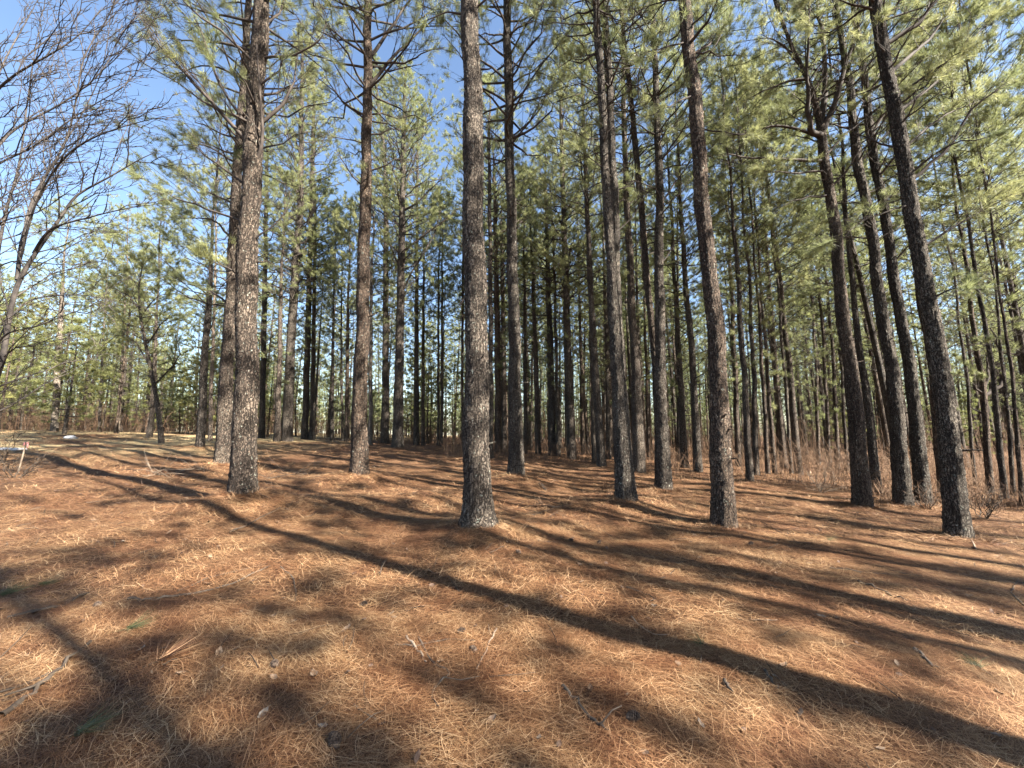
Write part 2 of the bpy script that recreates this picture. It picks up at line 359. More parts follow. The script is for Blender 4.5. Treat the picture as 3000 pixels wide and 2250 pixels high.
def crown_into(mb, curve, z0, z1, R, rg, lod, dens=1.0, dead=5.0, gap=None, flat=False):
    """curve(z) gives the trunk's axis point and radius"""
    z = z0 - dead
    while z < z0:                                    # bare dead branches below the green crown
        p, r = curve(z)
        L = rg.uniform(0.35, 1.0) * R * (0.35 + 0.5 * (z - z0 + dead) / dead)
        P = limb_curve(p, rg.uniform(0, 6.283), rg.uniform(0.0, 0.7), L, rg, rg.uniform(-0.15, 0.4), 6 if lod == 0 else 5, 0.06)
        limb_into(mb, P, max(0.008, min(0.028, r * 0.2)), rg, 6 if lod < 2 else 4, 0.12, lod, tl=0.85, start=0.25)
        z += rg.uniform(0.10, 0.34) / dens * (1 if lod < 2 else 1.3)
    z = z0
    while z < z1:
        u = (z - z0) / (z1 - z0); p, r = curve(z)
        prof = (0.75 + 0.6 * u) if u < 0.35 else (0.96 * (1 - ((u - 0.35) / 0.65) ** 1.5) + 0.12)
        nb = 4
        a0 = rg.uniform(0, 6.28)
        for b in range(nb):
            if rg.uniform() < 0.12: continue
            L = R * prof * rg.uniform(0.6, 1.15)
            el = rg.uniform(0.05, 0.4) + 0.65 * u
            if flat: el = rg.uniform(-0.1, 0.12) + 0.5 * u
            P = limb_curve(p, a0 + b * 6.283 / nb + rg.uniform(-0.5, 0.5), el, L, rg, 0.08 if flat else rg.uniform(0.1, 0.35), 6 if lod < 2 else 4)
            limb_into(mb, P, max(0.012, min(0.045, r * 0.3)), rg, int((9 if lod == 0 else 7 if lod == 1 else 5) * (0.6 + 0.4 * prof)), 0.82 if u > 0.12 else 0.5, lod, tl=0.32 * R, start=0.3)
        z += rg.uniform(0.38, 0.7) / dens * (1 if lod < 2 else 1.15)
    p, r = curve(z1)
    k = 10
    mb.needles(np.repeat(p[None], k, 0) + rg.normal(size=(k, 3)) * 0.1, np.repeat([[0, 0, 1.0]], k, 0), 12, 0.18, 0.006, 0.6, rg, 1)

def trunk_into(mb, curve, za, zb, ground_z, dz, seg, rg, rough=0.0, flare=0.4, mat=0):
    zs = []
    z = za
    while z < zb:
        zs.append(z); z += dz * (1 if z < ground_z + 9 else 4)
    zs.append(zb); zs = np.array(zs)
    cs = [curve(q) for q in zs]; P = np.array([c[0] for c in cs]); r = np.array([c[1] for c in cs])
    th = np.arange(seg) * 2 * math.pi / seg
    h = np.clip(zs - ground_z, 0, None)
    ph = rg.uniform(0, 6.28, 3)
    lob = 1 + (0.5 * np.cos(4 * th + ph[0]) + 0.5 * np.cos(7 * th + ph[1])) * 0.22
    rad = r[:, None] * (1 + flare * np.exp(-h / 0.16)[:, None] * lob[None] + 0.10 * np.exp(-h / 0.9)[:, None])
    rad = rad * (1 + 0.035 * vnoise(np.cos(th)[None] * 1.5 + 0 * zs[:, None], np.sin(th)[None] * 1.5 + 0 * zs[:, None], zs[:, None] * 1.3 + 0 * th[None], s=int(ph[2] * 100)))
    if rough > 0:
        X = np.cos(th)[None] * r[:, None] + 0 * zs[:, None]; Y = np.sin(th)[None] * r[:, None] + 0 * zs[:, None]; Z = zs[:, None] + 0 * th[None]
        wx = vnoise(X * 12, Y * 12, Z * 5, s=2) * 0.6
        f1, f2 = worley(X * 22 + wx, Y * 22 + wx, Z * 7.5 + wx, s=int(ph[2] * 50))
        rad = rad + rough * (np.clip((f2 - f1) * 2.2, 0, 1) - 0.55 + 0.35 * vnoise(X * 60, Y * 60, Z * 40, s=9))
    V = np.stack([P[:, 0:1] + rad * np.cos(th)[None], P[:, 1:2] + rad * np.sin(th)[None], P[:, 2:3] + 0 * rad], -1).reshape(-1, 3)
    n = len(zs); i = np.arange(n - 1)[:, None] * seg; j = np.arange(seg)[None]; k = (j + 1) % seg
    mb.add(V, np.stack([i + j, i + k, i + seg + k, i + seg + j], -1).reshape(-1, 4), None, mat)

def make_curve(pts):                                 # pts: x, y, z, r rising
    A = np.array(pts, float); z = A[:, 2]
    zz = np.arange(z[0], z[-1] + 0.25, 0.25)
    out = []
    for c in (0, 1, 3):
        v = np.interp(zz, z, A[:, c])
        k = np.ones(5) / 5; vp = np.concatenate([np.full(2, v[0]), v, np.full(2, v[-1])])
        # keep the ends where they are
        e = v[-1] + (v[-1] - v[-3]) * 0.5 if len(v) > 3 else v[-1]; vp[-2:] = e
        out.append(np.convolve(vp, k, 'valid'))
    def f(q):
        return np.array([np.interp(q, zz, out[0]), np.interp(q, zz, out[1]), q]), float(np.interp(q, zz, out[2]))
    return f, A[0, :3], zz[-1]

# ------------------------------------------------------------------ pines read from the photograph
# (spots (px, py, width px) from the foot upwards), options
H = []
def pine(spots, label, **o): H.append((spots, label, o))
G_FAR = 'slender pines standing in the rows beyond the clearing'
pine([(712, 1442, 80), (716, 1200, 74), (723, 950, 70), (732, 600, 63), (748, 300, 58), (768, 0, 50)], 'stout dark pine at left with many limbs, its foot in a needle mound', near=1, D=None, m=.24, zc=9.5, H=19, key='T1', dead=3.5, R=3.4)
pine([(652, 1352, 50), (660, 1180, 47), (668, 1050, 42), (696, 480, 30), (727, 60, 22)], 'sunlit pale barked pine just behind the stout dark left one', near=1, m=.15, zc=9, H=20, dead=4, key='T2', R=3.2)
pine([(841, 1289, 34), (850, 1050, 29), (865, 800, 26), (880, 600, 20), (883, 360, 15), (886, 150, 8)], 'brightly lit knobbly pine with swollen whorls, left of centre', near=2, zc=9, H=19, key='T3')
pine([(893, 1283, 22), (900, 1050, 19), (917, 450, 13), (921, 250, 8)], 'shaded thin pine right beside the lit knobbly trunk', near=2, zc=9, H=18)
pine([(914, 1274, 17), (918, 1050, 14), (924, 600, 9)], 'thin pine half hidden behind the shaded one, right of the lit knobbly trunk', near=2, zc=9, H=18)
pine([(1052, 1390, 54), (1058, 1050, 42), (1068, 700, 38), (1074, 450, 31), (1079, 0, 24)], 'straight mottled pine between the left stout pine and the centre pine', near=1, m=.15, zc=8.6, H=20, key='T6', dead=3, R=3.2)
pine([(1128, 1298, 25), (1130, 1050, 20), (1131, 600, 15), (1127, 450, 12), (1108, 300, 8), (1100, 220, 5)], 'dark pine left of the heavily branched one, top bending left', near=2, zc=9.5, H=18)
pine([(1165, 1310, 34), (1170, 1050, 27), (1176, 750, 22), (1181, 500, 16), (1185, 250, 8)], 'heavily branched pine with a lit brown trunk and long side limbs', near=2, zc=10, H=19, key='T8', dead=5)
pine([(1220, 1300, 18), (1220, 1050, 14), (1222, 600, 9), (1224, 350, 5)], 'slim reddish pine right of the heavily branched one', near=2, zc=9, H=19)
pine([(1240, 1290, 12), (1240, 1050, 9), (1242, 700, 6)], 'thin dark pine next to the slim reddish one', near=2, zc=9, H=18)
pine([(1284, 1292, 8), (1284, 1050, 7), (1285, 800, 5)], 'left one of two very thin pines standing close together', near=2, zc=8, H=17)
pine([(1294, 1293, 9), (1295, 1050, 8), (1296, 750, 5)], 'right one of two very thin pines standing close together', near=2, zc=8, H=17)
pine([(1356, 1305, 9), (1354, 1050, 8), (1358, 700, 8), (1362, 500, 6)], 'thin pine peeping out left of the centre trunk', near=2, zc=9, H=18)
pine([(1402, 1532, 84), (1397, 1250, 74), (1394, 1050, 70), (1390, 750, 66), (1387, 450, 60), (1376, 0, 53)], 'large furrowed pine at the centre, foot flaring and sunlit', near=1, m=.19, zc=10.5, H=21, key='C', dead=3, flare=.42, R=3.4)
pine([(1438, 1340, 16), (1438, 1050, 14), (1436, 700, 12), (1432, 400, 9)], 'narrow dark pine tucked against the right side of the centre trunk', near=2, zc=9, H=19)
pine([(1460, 1322, 22), (1458, 1050, 18), (1452, 700, 13), (1448, 500, 9)], 'left trunk of the close pair right of the centre pine', near=2, zc=9, H=18)
pine([(1477, 1315, 16), (1475, 1050, 13), (1470, 750, 9)], 'right trunk of the close pair right of the centre pine', near=2, zc=9, H=18)
pine([(1512, 1393, 47), (1508, 1050, 36), (1501, 750, 32), (1493, 450, 28), (1485, 0, 22)], 'dark straight pine next right of the centre one, lit low on its right', near=1, m=.15, zc=8.4, H=20, key='T16', dead=3, R=3)
pine([(1539, 1325, 12), (1538, 1050, 10), (1536, 800, 7)], 'very thin pine just right of the dark straight one', near=2, zc=8, H=17)
pine([(1577, 1328, 18), (1570, 1050, 14), (1562, 850, 11), (1556, 700, 7)], 'slim pine with a slight kink, between two darker trunks', near=2, zc=9, H=17)
pine([(1619, 1332, 26), (1613, 1050, 20), (1606, 850, 15), (1600, 600, 10)], 'medium dark pine in front of a thinner close neighbour', near=2, zc=9, H=18)
pine([(1636, 1334, 13), (1630, 1050, 10), (1622, 700, 7)], 'thinner neighbour touching the medium dark pine on its right', near=2, zc=9, H=18)
pine([(1675, 1341, 28), (1664, 1050, 22), (1659, 850, 20), (1646, 450, 13), (1640, 180, 7)], 'pine with swollen knots and a bulge near mid height', near=2, zc=9, H=19, dead=6)
pine([(1708, 1325, 11), (1702, 1050, 9), (1694, 750, 6)], 'very thin dark pine between the knotty one and the leaning one', near=2, zc=8, H=17)
pine([(1740, 1352, 13), (1733, 1050, 10), (1722, 750, 7)], 'thin trunk close on the left of the leaning brown pine', near=2, zc=8, H=17)
pine([(1763, 1370, 28), (1742, 1050, 20), (1729, 810, 16), (1713, 450, 12), (1704, 220, 8)], 'brown pine leaning left with a swollen joint halfway up', near=2, zc=10, H=19, key='T24', dead=6)
pine([(1783, 1343, 15), (1778, 1050, 12), (1770, 800, 8)], 'thin dark pine behind, left of the tall dark foreground trunk', near=2, zc=9, H=18)
pine([(1834, 1452, 62), (1820, 1250, 50), (1808, 1050, 40), (1788, 750, 30), (1772, 450, 26), (1746, 0, 21)], 'tall dark pine right of centre, foot hidden in a shaded mound', near=1, m=.24, zc=9.5, H=20, key='T26', dead=3.5, R=2.8)
pine([(1836, 1400, 30), (1815, 1050, 28), (1803, 700, 26), (1794, 450, 25), (1772, 0, 19)], 'twin trunk rising close behind the tall dark pine right of centre', near=1, zc=9.5, H=20, R=2.8, dead=3.5, D=10)
pine([(1872, 1363, 38), (1860, 1050, 27), (1844, 750, 22), (1830, 450, 16), (1823, 80, 10)], 'pine with a sunlit right edge and flared foot', near=1, m=.08, zc=9, H=20, dead=5, R=2.8)
pine([(1938, 1400, 28), (1920, 1080, 20), (1890, 750, 20), (1865, 450, 18), (1838, 200, 14), (1816, 0, 10)], 'curved slender pine leaning left behind the grey trunk', near=1, zc=9, H=19, D=11, dead=4, R=2.6)
pine([(1944, 1428, 50), (1936, 1200, 38), (1933, 1050, 33), (1932, 750, 28), (1930, 450, 22), (1910, 0, 14)], 'grey furrowed pine, sunlit right side, between the curved and the leaning trunk', near=1, m=.08, zc=8.6, H=19, key='D', dead=4, R=3)
pine([(1900, 1339, 11), (1893, 1050, 9), (1884, 800, 6)], 'very thin pine seen just left of the grey furrowed one', near=2, zc=8, H=17)
pine([(2006, 1368, 24), (1990, 1050, 18), (1975, 800, 12)], 'medium pine with one pale dead stub, right of the grey furrowed one', near=2, zc=8, H=17)
pine([(2045, 1381, 27), (2029, 1050, 20), (2011, 860, 17), (1996, 650, 12), (1985, 400, 7)], 'dark forked pine with a crooked top, left of the leaning foreground trunk', near=2, zc=8.5, H=18, dead=6)
pine([(2120, 1534, 74), (2110, 1250, 62), (2101, 1050, 55), (2075, 750, 48), (2046, 450, 44), (2008, 0, 38)], 'large lichen spotted pine leaning left, right of centre in the foreground', near=1, m=.06, zc=9.5, H=20, key='E', dead=2.5, R=3)
pine([(2163, 1365, 19), (2152, 1050, 15), (2140, 800, 10)], 'medium pine just right of the large lichen spotted one', near=2, zc=8.5, H=18, key='R0')
pine([(2197, 1411, 24), (2180, 1100, 19), (2160, 800, 14), (2143, 560, 9)], 'dark pine with a broad upper fork, right of the lichen spotted one', near=2, zc=9, H=18)
pine([(2216, 1398, 21), (2208, 1100, 15), (2197, 850, 10)], 'thick footed dark pine with a swollen lower trunk', near=2, zc=8, H=17)
pine([(2250, 1395, 15), (2232, 1050, 12), (2215, 800, 8)], 'left trunk of a slim leaning pair at right', near=2, zc=8, H=17)
pine([(2270, 1390, 15), (2245, 1050, 12), (2226, 800, 8)], 'right trunk of a slim leaning pair at right', near=2, zc=8, H=17)
pine([(2319, 1395, 12), (2296, 1050, 10), (2270, 750, 7)], 'thin pine touching the left side of a blackish one', near=2, zc=8, H=18)
pine([(2340, 1390, 26), (2310, 1050, 18), (2284, 820, 14), (2263, 650, 9)], 'blackish pine leaning left, right of the slim pair', near=2, zc=8.5, H=18)
pine([(2398, 1360, 13), (2390, 1050, 10), (2380, 900, 8)], 'slim pine with bark in half light, right of the blackish one', near=2, zc=7.5, H=16)
pine([(2430, 1375, 14), (2415, 1050, 11), (2400, 850, 8)], 'slim leaning pine, first of three before the forked dark one', near=2, zc=7.5, H=16)
pine([(2455, 1372, 15), (2441, 1050, 12), (2424, 850, 9)], 'slim leaning pine, second of three before the forked dark one', near=2, zc=7.5, H=16)
pine([(2482, 1376, 13), (2463, 1050, 11), (2446, 850, 8)], 'slim leaning pine, third of three before the forked dark one', near=2, zc=7.5, H=16)
pine([(2527, 1480, 60), (2508, 1250, 52), (2487, 1050, 45), (2452, 750, 38), (2418, 450, 33), (2409, 385, 32), (2395, 320, 22), (2359, 231, 15), (2308, 108, 12), (2272, 0, 10)], 'dark pine at right that splits into several upright stems', near=1, m=.06, zc=8.8, H=17, key='F', dead=2, R=2.8)
pine([(2563, 1394, 32), (2545, 1200, 26), (2522, 1050, 22), (2490, 775, 18), (2477, 600, 14), (2465, 400, 9)], 'lit edged pine close behind the one with several upright stems', near=1, zc=8.5, H=18, D=12, dead=5, R=2.6)
pine([(2647, 1481, 58), (2630, 1250, 50), (2607, 1050, 42), (2560, 750, 36), (2513, 450, 32), (2450, 0, 18)], 'left one of two dark leaning pines standing side by side at right', near=1, m=.05, zc=8.8, H=19, key='Hh', dead=4, R=2.2)
pine([(2706, 1481, 54), (2685, 1250, 46), (2660, 1050, 40), (2610, 750, 34), (2560, 450, 30), (2500, 0, 20)], 'right one of two dark leaning pines standing side by side at right', near=1, m=.05, zc=8.8, H=19, key='I', dead=4, R=2.2)
pine([(2758, 1440, 22), (2722, 1050, 18), (2660, 650, 14), (2630, 450, 10)], 'thinner pine between the leaning pair and the big right trunk', near=2, zc=8.5, H=18, D=12)
pine([(2806, 1567, 82), (2782, 1300, 70), (2747, 1050, 62), (2698, 750, 57), (2641, 450, 52), (2565, 0, 42)], 'big black trunked pine leaning left at the right edge, foot lit', near=1, m=.06, zc=8.6, H=19, key='J', dead=3.5, R=2.4)
pine([(2854, 1400, 14), (2826, 1050, 12), (2800, 850, 9)], 'slim pine right of the big black trunk', near=2, zc=8, H=16, D=14)
pine([(2900, 1433, 26), (2888, 1250, 24), (2880, 1150, 22), (2840, 850, 16), (2810, 650, 10)], 'crooked dark pine with pale forked stubs at the right edge', near=2, zc=8, H=16, D=12, key='SN')
pine([(2944, 1462, 25), (2915, 1150, 20), (2870, 850, 14)], 'dark pine third from the right edge', near=2, zc=8, H=17, D=11)
pine([(2972, 1473, 16), (2948, 1150, 13), (2915, 850, 9)], 'lit sided slim pine next to the last one at the right edge', near=2, zc=8, H=17, D=11.5)
pine([(2996, 1478, 18), (2970, 1150, 15), (2930, 850, 10)], 'last slim pine at the right edge of the view', near=2, zc=8, H=17, D=10.5)
# left side, beyond the clearing
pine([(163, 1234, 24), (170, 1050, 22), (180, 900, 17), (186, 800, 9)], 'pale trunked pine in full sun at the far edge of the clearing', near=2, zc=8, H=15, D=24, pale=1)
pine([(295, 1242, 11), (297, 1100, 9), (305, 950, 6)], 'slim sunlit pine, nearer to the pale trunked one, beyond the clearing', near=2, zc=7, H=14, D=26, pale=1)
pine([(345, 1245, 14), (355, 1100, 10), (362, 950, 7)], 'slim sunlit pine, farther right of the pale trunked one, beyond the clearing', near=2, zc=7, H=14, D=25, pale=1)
pine([(441, 1246, 20), (452, 1150, 15), (455, 1000, 12), (460, 900, 8)], 'dark leaning trunk crossing behind the crooked little pine', near=2, zc=6, H=13, D=21)
pine([(477, 1260, 19), (462, 1170, 15), (440, 1080, 14), (424, 1000, 12), (411, 930, 10), (408, 860, 7)], 'crooked little pine leaning left at the clearing edge, open crown', near=2, zc=4.6, H=8.2, D=17, key='K', dead=2.2, R=2.2)
pine([(590, 1263, 28), (600, 1050, 24), (611, 900, 20), (620, 750, 12), (626, 600, 7)], 'bluish green pine with low spreading boughs left of the stout pair', near=2, zc=5.2, H=13.5, D=15, dead=2, R=3.4)
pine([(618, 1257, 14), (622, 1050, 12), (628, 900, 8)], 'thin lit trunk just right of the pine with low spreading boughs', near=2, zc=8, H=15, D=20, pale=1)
pine([(766, 1282, 20), (772, 1050, 18), (778, 700, 14), (784, 400, 9)], 'pine trunk peeping out right behind the stout dark left pine', near=2, zc=8.5, H=18)
pine([(812, 1268, 20), (818, 1100, 16), (822, 900, 12)], 'dark lower trunk left of the lit knobbly pine', near=2, zc=8, H=16, D=22)
pine([(973, 1277, 12), (975, 1050, 9), (978, 850, 6)], 'thin straight pine, left one of three between the knobbly and the mottled pine', near=2, zc=7, H=15, D=25)
pine([(1004, 1279, 9), (1000, 1050, 7), (1000, 900, 5)], 'thin straight pine, middle one of three between the knobbly and the mottled pine', near=2, zc=7, H=14, D=26)
pine([(1015, 1281, 14), (1018, 1050, 11), (1020, 850, 7)], 'thin straight pine, right one of three between the knobbly and the mottled pine', near=2, zc=7, H=15, D=24)
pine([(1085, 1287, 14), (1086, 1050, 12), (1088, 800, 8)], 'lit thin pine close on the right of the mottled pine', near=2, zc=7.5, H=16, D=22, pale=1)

# explicit limbs, photograph spots: key -> [(spots, width px, bare?)]
LIMBS = {
 'T1': [([(716, 430), (610, 290), (500, 170), (434, 94)], 14, .1), ([(700, 560), (625, 472), (560, 420)], 9, .5), ([(690, 660), (600, 610), (517, 584), (434, 530)], 8, .8),
        ([(725, 155), (640, 122), (560, 118), (480, 110)], 10, .9), ([(728, 70), (620, 40), (520, 10)], 10, .8), ([(762, 500), (772, 420), (764, 300), (752, 130)], 14, .1),
        ([(772, 372), (835, 300), (862, 240), (872, 165)], 13, .1), ([(785, 172), (870, 165), (935, 120), (960, 60)], 9, .5), ([(790, 80), (815, 40), (850, -40)], 11, .4),
        ([(700, 400), (640, 250), (600, 120), (560, 20)], 9, .7), ([(712, 250), (660, 200), (590, 190), (520, 215)], 8, .9), ([(770, 720), (830, 640), (850, 560)], 6, .1), ([(704, 820), (640, 770), (590, 760)], 6, .5)],
 'T2': [([(690, 905), (650, 875), (605, 850), (540, 830)], 8, .7), ([(680, 800), (600, 740), (520, 720)], 7, .9), ([(690, 700), (620, 640), (520, 640)], 7, .9), ([(695, 600), (600, 560), (480, 480)], 7, .8), ([(700, 480), (600, 420), (500, 430)], 7, .9)],
 'T3': [([(863, 714), (823, 692), (772, 667), (730, 630)], 5, .3), ([(859, 775), (895, 725), (903, 667), (917, 587)], 6, .1), ([(880, 500), (930, 440), (960, 380), (1000, 330)], 5, .3), ([(880, 640), (830, 560), (790, 520)], 4, .3)],
 'T6': [([(1083, 253), (1170, 152), (1242, 80), (1297, 29)], 11, .2), ([(1090, 174), (1134, 94), (1200, 0), (1240, -60)], 13, .2), ([(1062, 166), (982, 101), (924, 29)], 9, .3), ([(1062, 340), (1004, 300), (946, 217)], 8, .3),
        ([(1065, 65), (1004, 0), (960, -50)], 9, .4), ([(1092, 182), (1152, 188), (1203, 180), (1245, 150), (1300, 140)], 8, .6), ([(1090, 350), (1140, 365), (1190, 400)], 6, .3), ([(1068, 560), (1020, 500), (985, 440)], 6, .1), ([(1064, 420), (1010, 405), (940, 400)], 5, .1)],
 'T8': [([(1185, 620), (1242, 577), (1286, 530), (1333, 450)], 8, .3), ([(1188, 739), (1257, 681), (1351, 602)], 8, .3), ([(1170, 860), (1224, 768), (1271, 696), (1290, 620)], 7, .2), ([(1167, 786), (1134, 700), (1087, 627)], 6, .2),
        ([(1167, 667), (1091, 580), (1060, 540)], 6, .3), ([(1183, 560), (1230, 430), (1250, 330), (1290, 230)], 6, .4), ([(1180, 520), (1140, 420), (1110, 350)], 5, .4), ([(1184, 450), (1240, 360), (1330, 300)], 5, .6)],
 'C': [([(1410, 30), (1450, -20), (1500, -80)], 9, .3), ([(1362, 40), (1310, 30), (1250, 60)], 8, .7), ([(1360, 860), (1352, 880), (1350, 900)], 13, 0), ([(1412, 200), (1430, 205), (1440, 200)], 8, 0)],
 'T16': [([(1498, 224), (1545, 145), (1600, 80), (1640, 20)], 6, .6), ([(1501, 250), (1555, 213), (1653, 120)], 6, .6), ([(1505, 311), (1602, 278), (1686, 239)], 6, .5), ([(1505, 405), (1555, 354), (1590, 289), (1640, 240)], 6, .4),
         ([(1476, 58), (1440, 30), (1407, 18)], 7, .4), ([(1469, 105), (1430, 98), (1400, 101)], 7, .3), ([(1500, 130), (1520, 60), (1560, 0)], 7, .7), ([(1476, 420), (1430, 380), (1400, 350)], 6, .2), ([(1492, 560), (1440, 480), (1420, 440)], 4, .1)],
 'T26': [([(1762, 150), (1700, 190), (1650, 170)], 6, .7), ([(1775, 500), (1740, 470), (1690, 440)], 5, .3), ([(1790, 700), (1850, 640), (1900, 560)], 5, .1)],
 'D': [([(1935, 600), (1990, 520), (2030, 470)], 7, .3), ([(1932, 480), (1990, 400), (2030, 330)], 7, .3), ([(1928, 300), (1990, 260), (2020, 220)], 7, .6), ([(1925, 380), (1880, 300), (1860, 220)], 6, .4), ([(1915, 130), (1870, 70), (1800, 30)], 6, .6),
       ([(1930, 780), (1990, 700), (2040, 640)], 5, .2), ([(1920, 560), (1870, 530), (1830, 540)], 5, .3)],
 'E': [([(2036, 130), (2076, 65), (2120, -40)], 12, .3), ([(2040, 160), (2080, 130), (2110, 90)], 9, .3), ([(2058, 380), (2120, 390), (2200, 395)], 6, .6), ([(2045, 200), (2090, 150), (2150, 20)], 6, .4), ([(2010, 280), (1960, 310), (1900, 340)], 6, .5), ([(2000, 120), (1930, 140), (1880, 160)], 6, .5), ([(2050, 300), (2075, 260), (2090, 230)], 5, 0)],
 'F': [([(2400, 395), (2372, 385), (2365, 289), (2366, 217), (2372, 0)], 20, .2), ([(2412, 375), (2421, 253), (2410, 108), (2395, 18), (2385, -60)], 19, .2), ([(2416, 390), (2460, 253), (2507, 90), (2533, -20)], 18, .2),
       ([(2395, 405), (2327, 372), (2254, 369), (2200, 390), (2130, 400)], 11, .6), ([(2399, 470), (2308, 467), (2200, 461), (2120, 450)], 11, .5), ([(2424, 460), (2489, 383), (2560, 330)], 9, .2), ([(2405, 500), (2300, 505), (2235, 500)], 7, .4),
       ([(2358, 235), (2290, 240), (2200, 285)], 10, .5), ([(2410, 570), (2340, 580), (2280, 610)], 7, .3), ([(2436, 555), (2480, 500), (2520, 440)], 8, .2), ([(2366, 217), (2300, 130), (2230, 100)], 7, .7), ([(2330, 160), (2260, 110), (2180, 120)], 6, .7)],
 'Hh': [([(2530, 480), (2590, 400), (2650, 340)], 8, .3), ([(2500, 380), (2440, 360), (2380, 380)], 7, .4), ([(2480, 240), (2420, 235), (2370, 240)], 8, .5), ([(2475, 180), (2540, 100), (2600, 40)], 8, .6), ([(2545, 700), (2480, 690), (2430, 720)], 6, .2)],
 'I': [([(2570, 520), (2620, 460), (2700, 400)], 8, .3), ([(2540, 400), (2610, 300), (2690, 240)], 8, .4), ([(2530, 300), (2580, 200), (2660, 120)], 8, .5), ([(2600, 780), (2660, 720), (2720, 690)], 6, .2)],
 'J': [([(2616, 134), (2688, 72), (2742, 0), (2790, -70)], 17, .5), ([(2630, 217), (2724, 119), (2797, 0)], 15, .5), ([(2645, 333), (2779, 217), (2887, 72)], 13, .4), ([(2681, 535), (2764, 452), (2851, 315), (2940, 250)], 13, .3), ([(2551, 29), (2490, 10), (2424, -10)], 10, .5),
       ([(2640, 290), (2740, 200), (2820, 150)], 9, .6), ([(2655, 440), (2760, 340), (2880, 290)], 9, .5), ([(2700, 730), (2830, 640), (2980, 560)], 9, .5), ([(2670, 520), (2780, 420), (2900, 400)], 8, .5), ([(2620, 600), (2540, 640), (2470, 700)], 6, .2),
       ([(2610, 80), (2640, 0), (2660, -60)], 11, .6), ([(2725, 880), (2800, 840), (2880, 850)], 6, .3)],
 'SN': [([(2885, 1160), (2930, 1130), (2940, 1080), (2925, 1000), (2900, 960)], 12, 0), ([(2885, 1155), (2895, 1080), (2890, 1040)], 10, 0), ([(2882, 1150), (2860, 1140), (2850, 1125)], 7, 0), ([(2890, 1210), (2860, 1205), (2840, 1190)], 6, 0)],
 'K': [([(455, 1130), (500, 1080), (530, 1040), (520, 1000)], 7, .6), ([(440, 1080), (400, 1000), (340, 980), (290, 1030)], 6, .3), ([(425, 1010), (470, 950), (500, 920)], 6, .7), ([(412, 930), (450, 880), (480, 850)], 5, .8), ([(410, 900), (370, 860), (340, 850)], 5, .8)],
 'T24': [([(1715, 560), (1700, 480), (1705, 420)], 6, .1), ([(1722, 600), (1740, 540), (1745, 460)], 6, .3)],
}

solved = []
for spots, label, o in H:
    m = o.get('m', 0.04); (bx, by, bw) = spots[0]
    if o.get('D') is not None:
        D = o['D']; p = at(bx, by, D); p[2] = float(ground0(p[0], p[1])) + m
    else:
        p, D = hit(bx, by, m, 25.0 if o['near'] == 2 else 14.0)
    if o['near'] == 1 or m > 0.05: MOUNDS.append((p[0], p[1], m, 0.6 if m < .12 else 0.85))
    elif D < 16: MOUNDS.append((p[0], p[1], 0.11, 0.5))
    solved.append((p, D))
for mx, my, mh, mr in ((1.2, 7.6, .12, .7), (2.7, 5.0, .05, .5), (0.2, 4.4, .07, .8), (3.2, 8.6, .10, .6), (-1.9, 7.9, .06, .8), (6.0, 8.4, .08, 1.1), (-3.2, 6.4, .05, 0.9)):
    MOUNDS.append((mx, my, mh, mr))
rp = [hit(q, r)[0] for q, r in ((110, 1318), (200, 1340), (300, 1368), (420, 1382), (500, 1398), (600, 1405))]
RUT = np.array([[q[0], q[1]] for q in rp]); RUT = RUT[np.argsort(RUT[:, 0])]

def gz(x, y): return float(ground(np.array([x]), np.array([y]))[0])

# ground sheet
def axis(lim, n, fine):
    u = np.linspace(-1, 1, n); k = math.asinh(lim / fine); return np.sinh(u * k) * fine
gx = axis(420, 420, 5.0); gy = axis(420, 420, 5.0) + 5.0
X, Y = np.meshgrid(gx, gy); Z = ground(X.ravel(), Y.ravel())
mb = MB(); nx, ny = len(gx), len(gy)
i = np.arange(ny - 1)[:, None] * nx; j = np.arange(nx - 1)[None]
mb.add(np.stack([X.ravel(), Y.ravel(), Z], 1), np.stack([i + j, i + j + 1, i + nx + j + 1, i + nx + j], -1).reshape(-1, 4), None, 0)
gobj = link('forest_floor', mb.mesh('forest_floor', [M['ground']])); gobj['kind'] = 'structure'

# ------------------------------------------------------------------ shared pine kinds for the far rows
def proto(seed, Ht, zc, R, lod, flat=False, dead=5.0, dens=1.0, r0=0.14):
    rg = np.random.default_rng(seed)
    ax, ay = rg.uniform(-0.25, 0.25, 2); ph = rg.uniform(0, 6)
    def cv(z):
        u = z / Ht
        return np.array([ax * math.sin(u * 3 + ph) - ax * math.sin(ph), ay * math.sin(u * 2.4 + ph) - ay * math.sin(ph), z]), max(0.012, r0 * (1 - 0.88 * max(0, u)) )
    mt = MB(); trunk_into(mt, cv, -0.4, Ht, 0.0, 0.5, 8, rg, 0, 0.35)
    mc = MB(); crown_into(mc, cv, zc, Ht, R, rg, lod, dens, dead, flat=flat)
    return mt.mesh('trunk', [M['bark_far']]), mc
PR = []
for k in range(6):
    mt, mc = proto(100 + k, 16.5 + k * 0.5, 6.6 + (k % 3) * 1.0, 2.6, 2, dead=4.8, dens=0.95)
    PR.append((mt, mc.mesh('crown', [M['limb'], M['needle']]), 17.5 + k * 0.35))
PS = []
for k in range(4):
    mt, mc = proto(300 + k, 17.5 + k * 0.4, 9.5, 2.4, 2, dead=4.5, dens=0.6)
    PS.append((mt, mc.mesh('crown', [M['limb'], M['needle']]), 17.5))
mt, mc = proto(401, 18.5, 13.5, 1.5, 2, dead=2.5, dens=0.6)
PT = (mt, mc.mesh('crown', [M['limb'], M['needle']]), 18)
PY = []
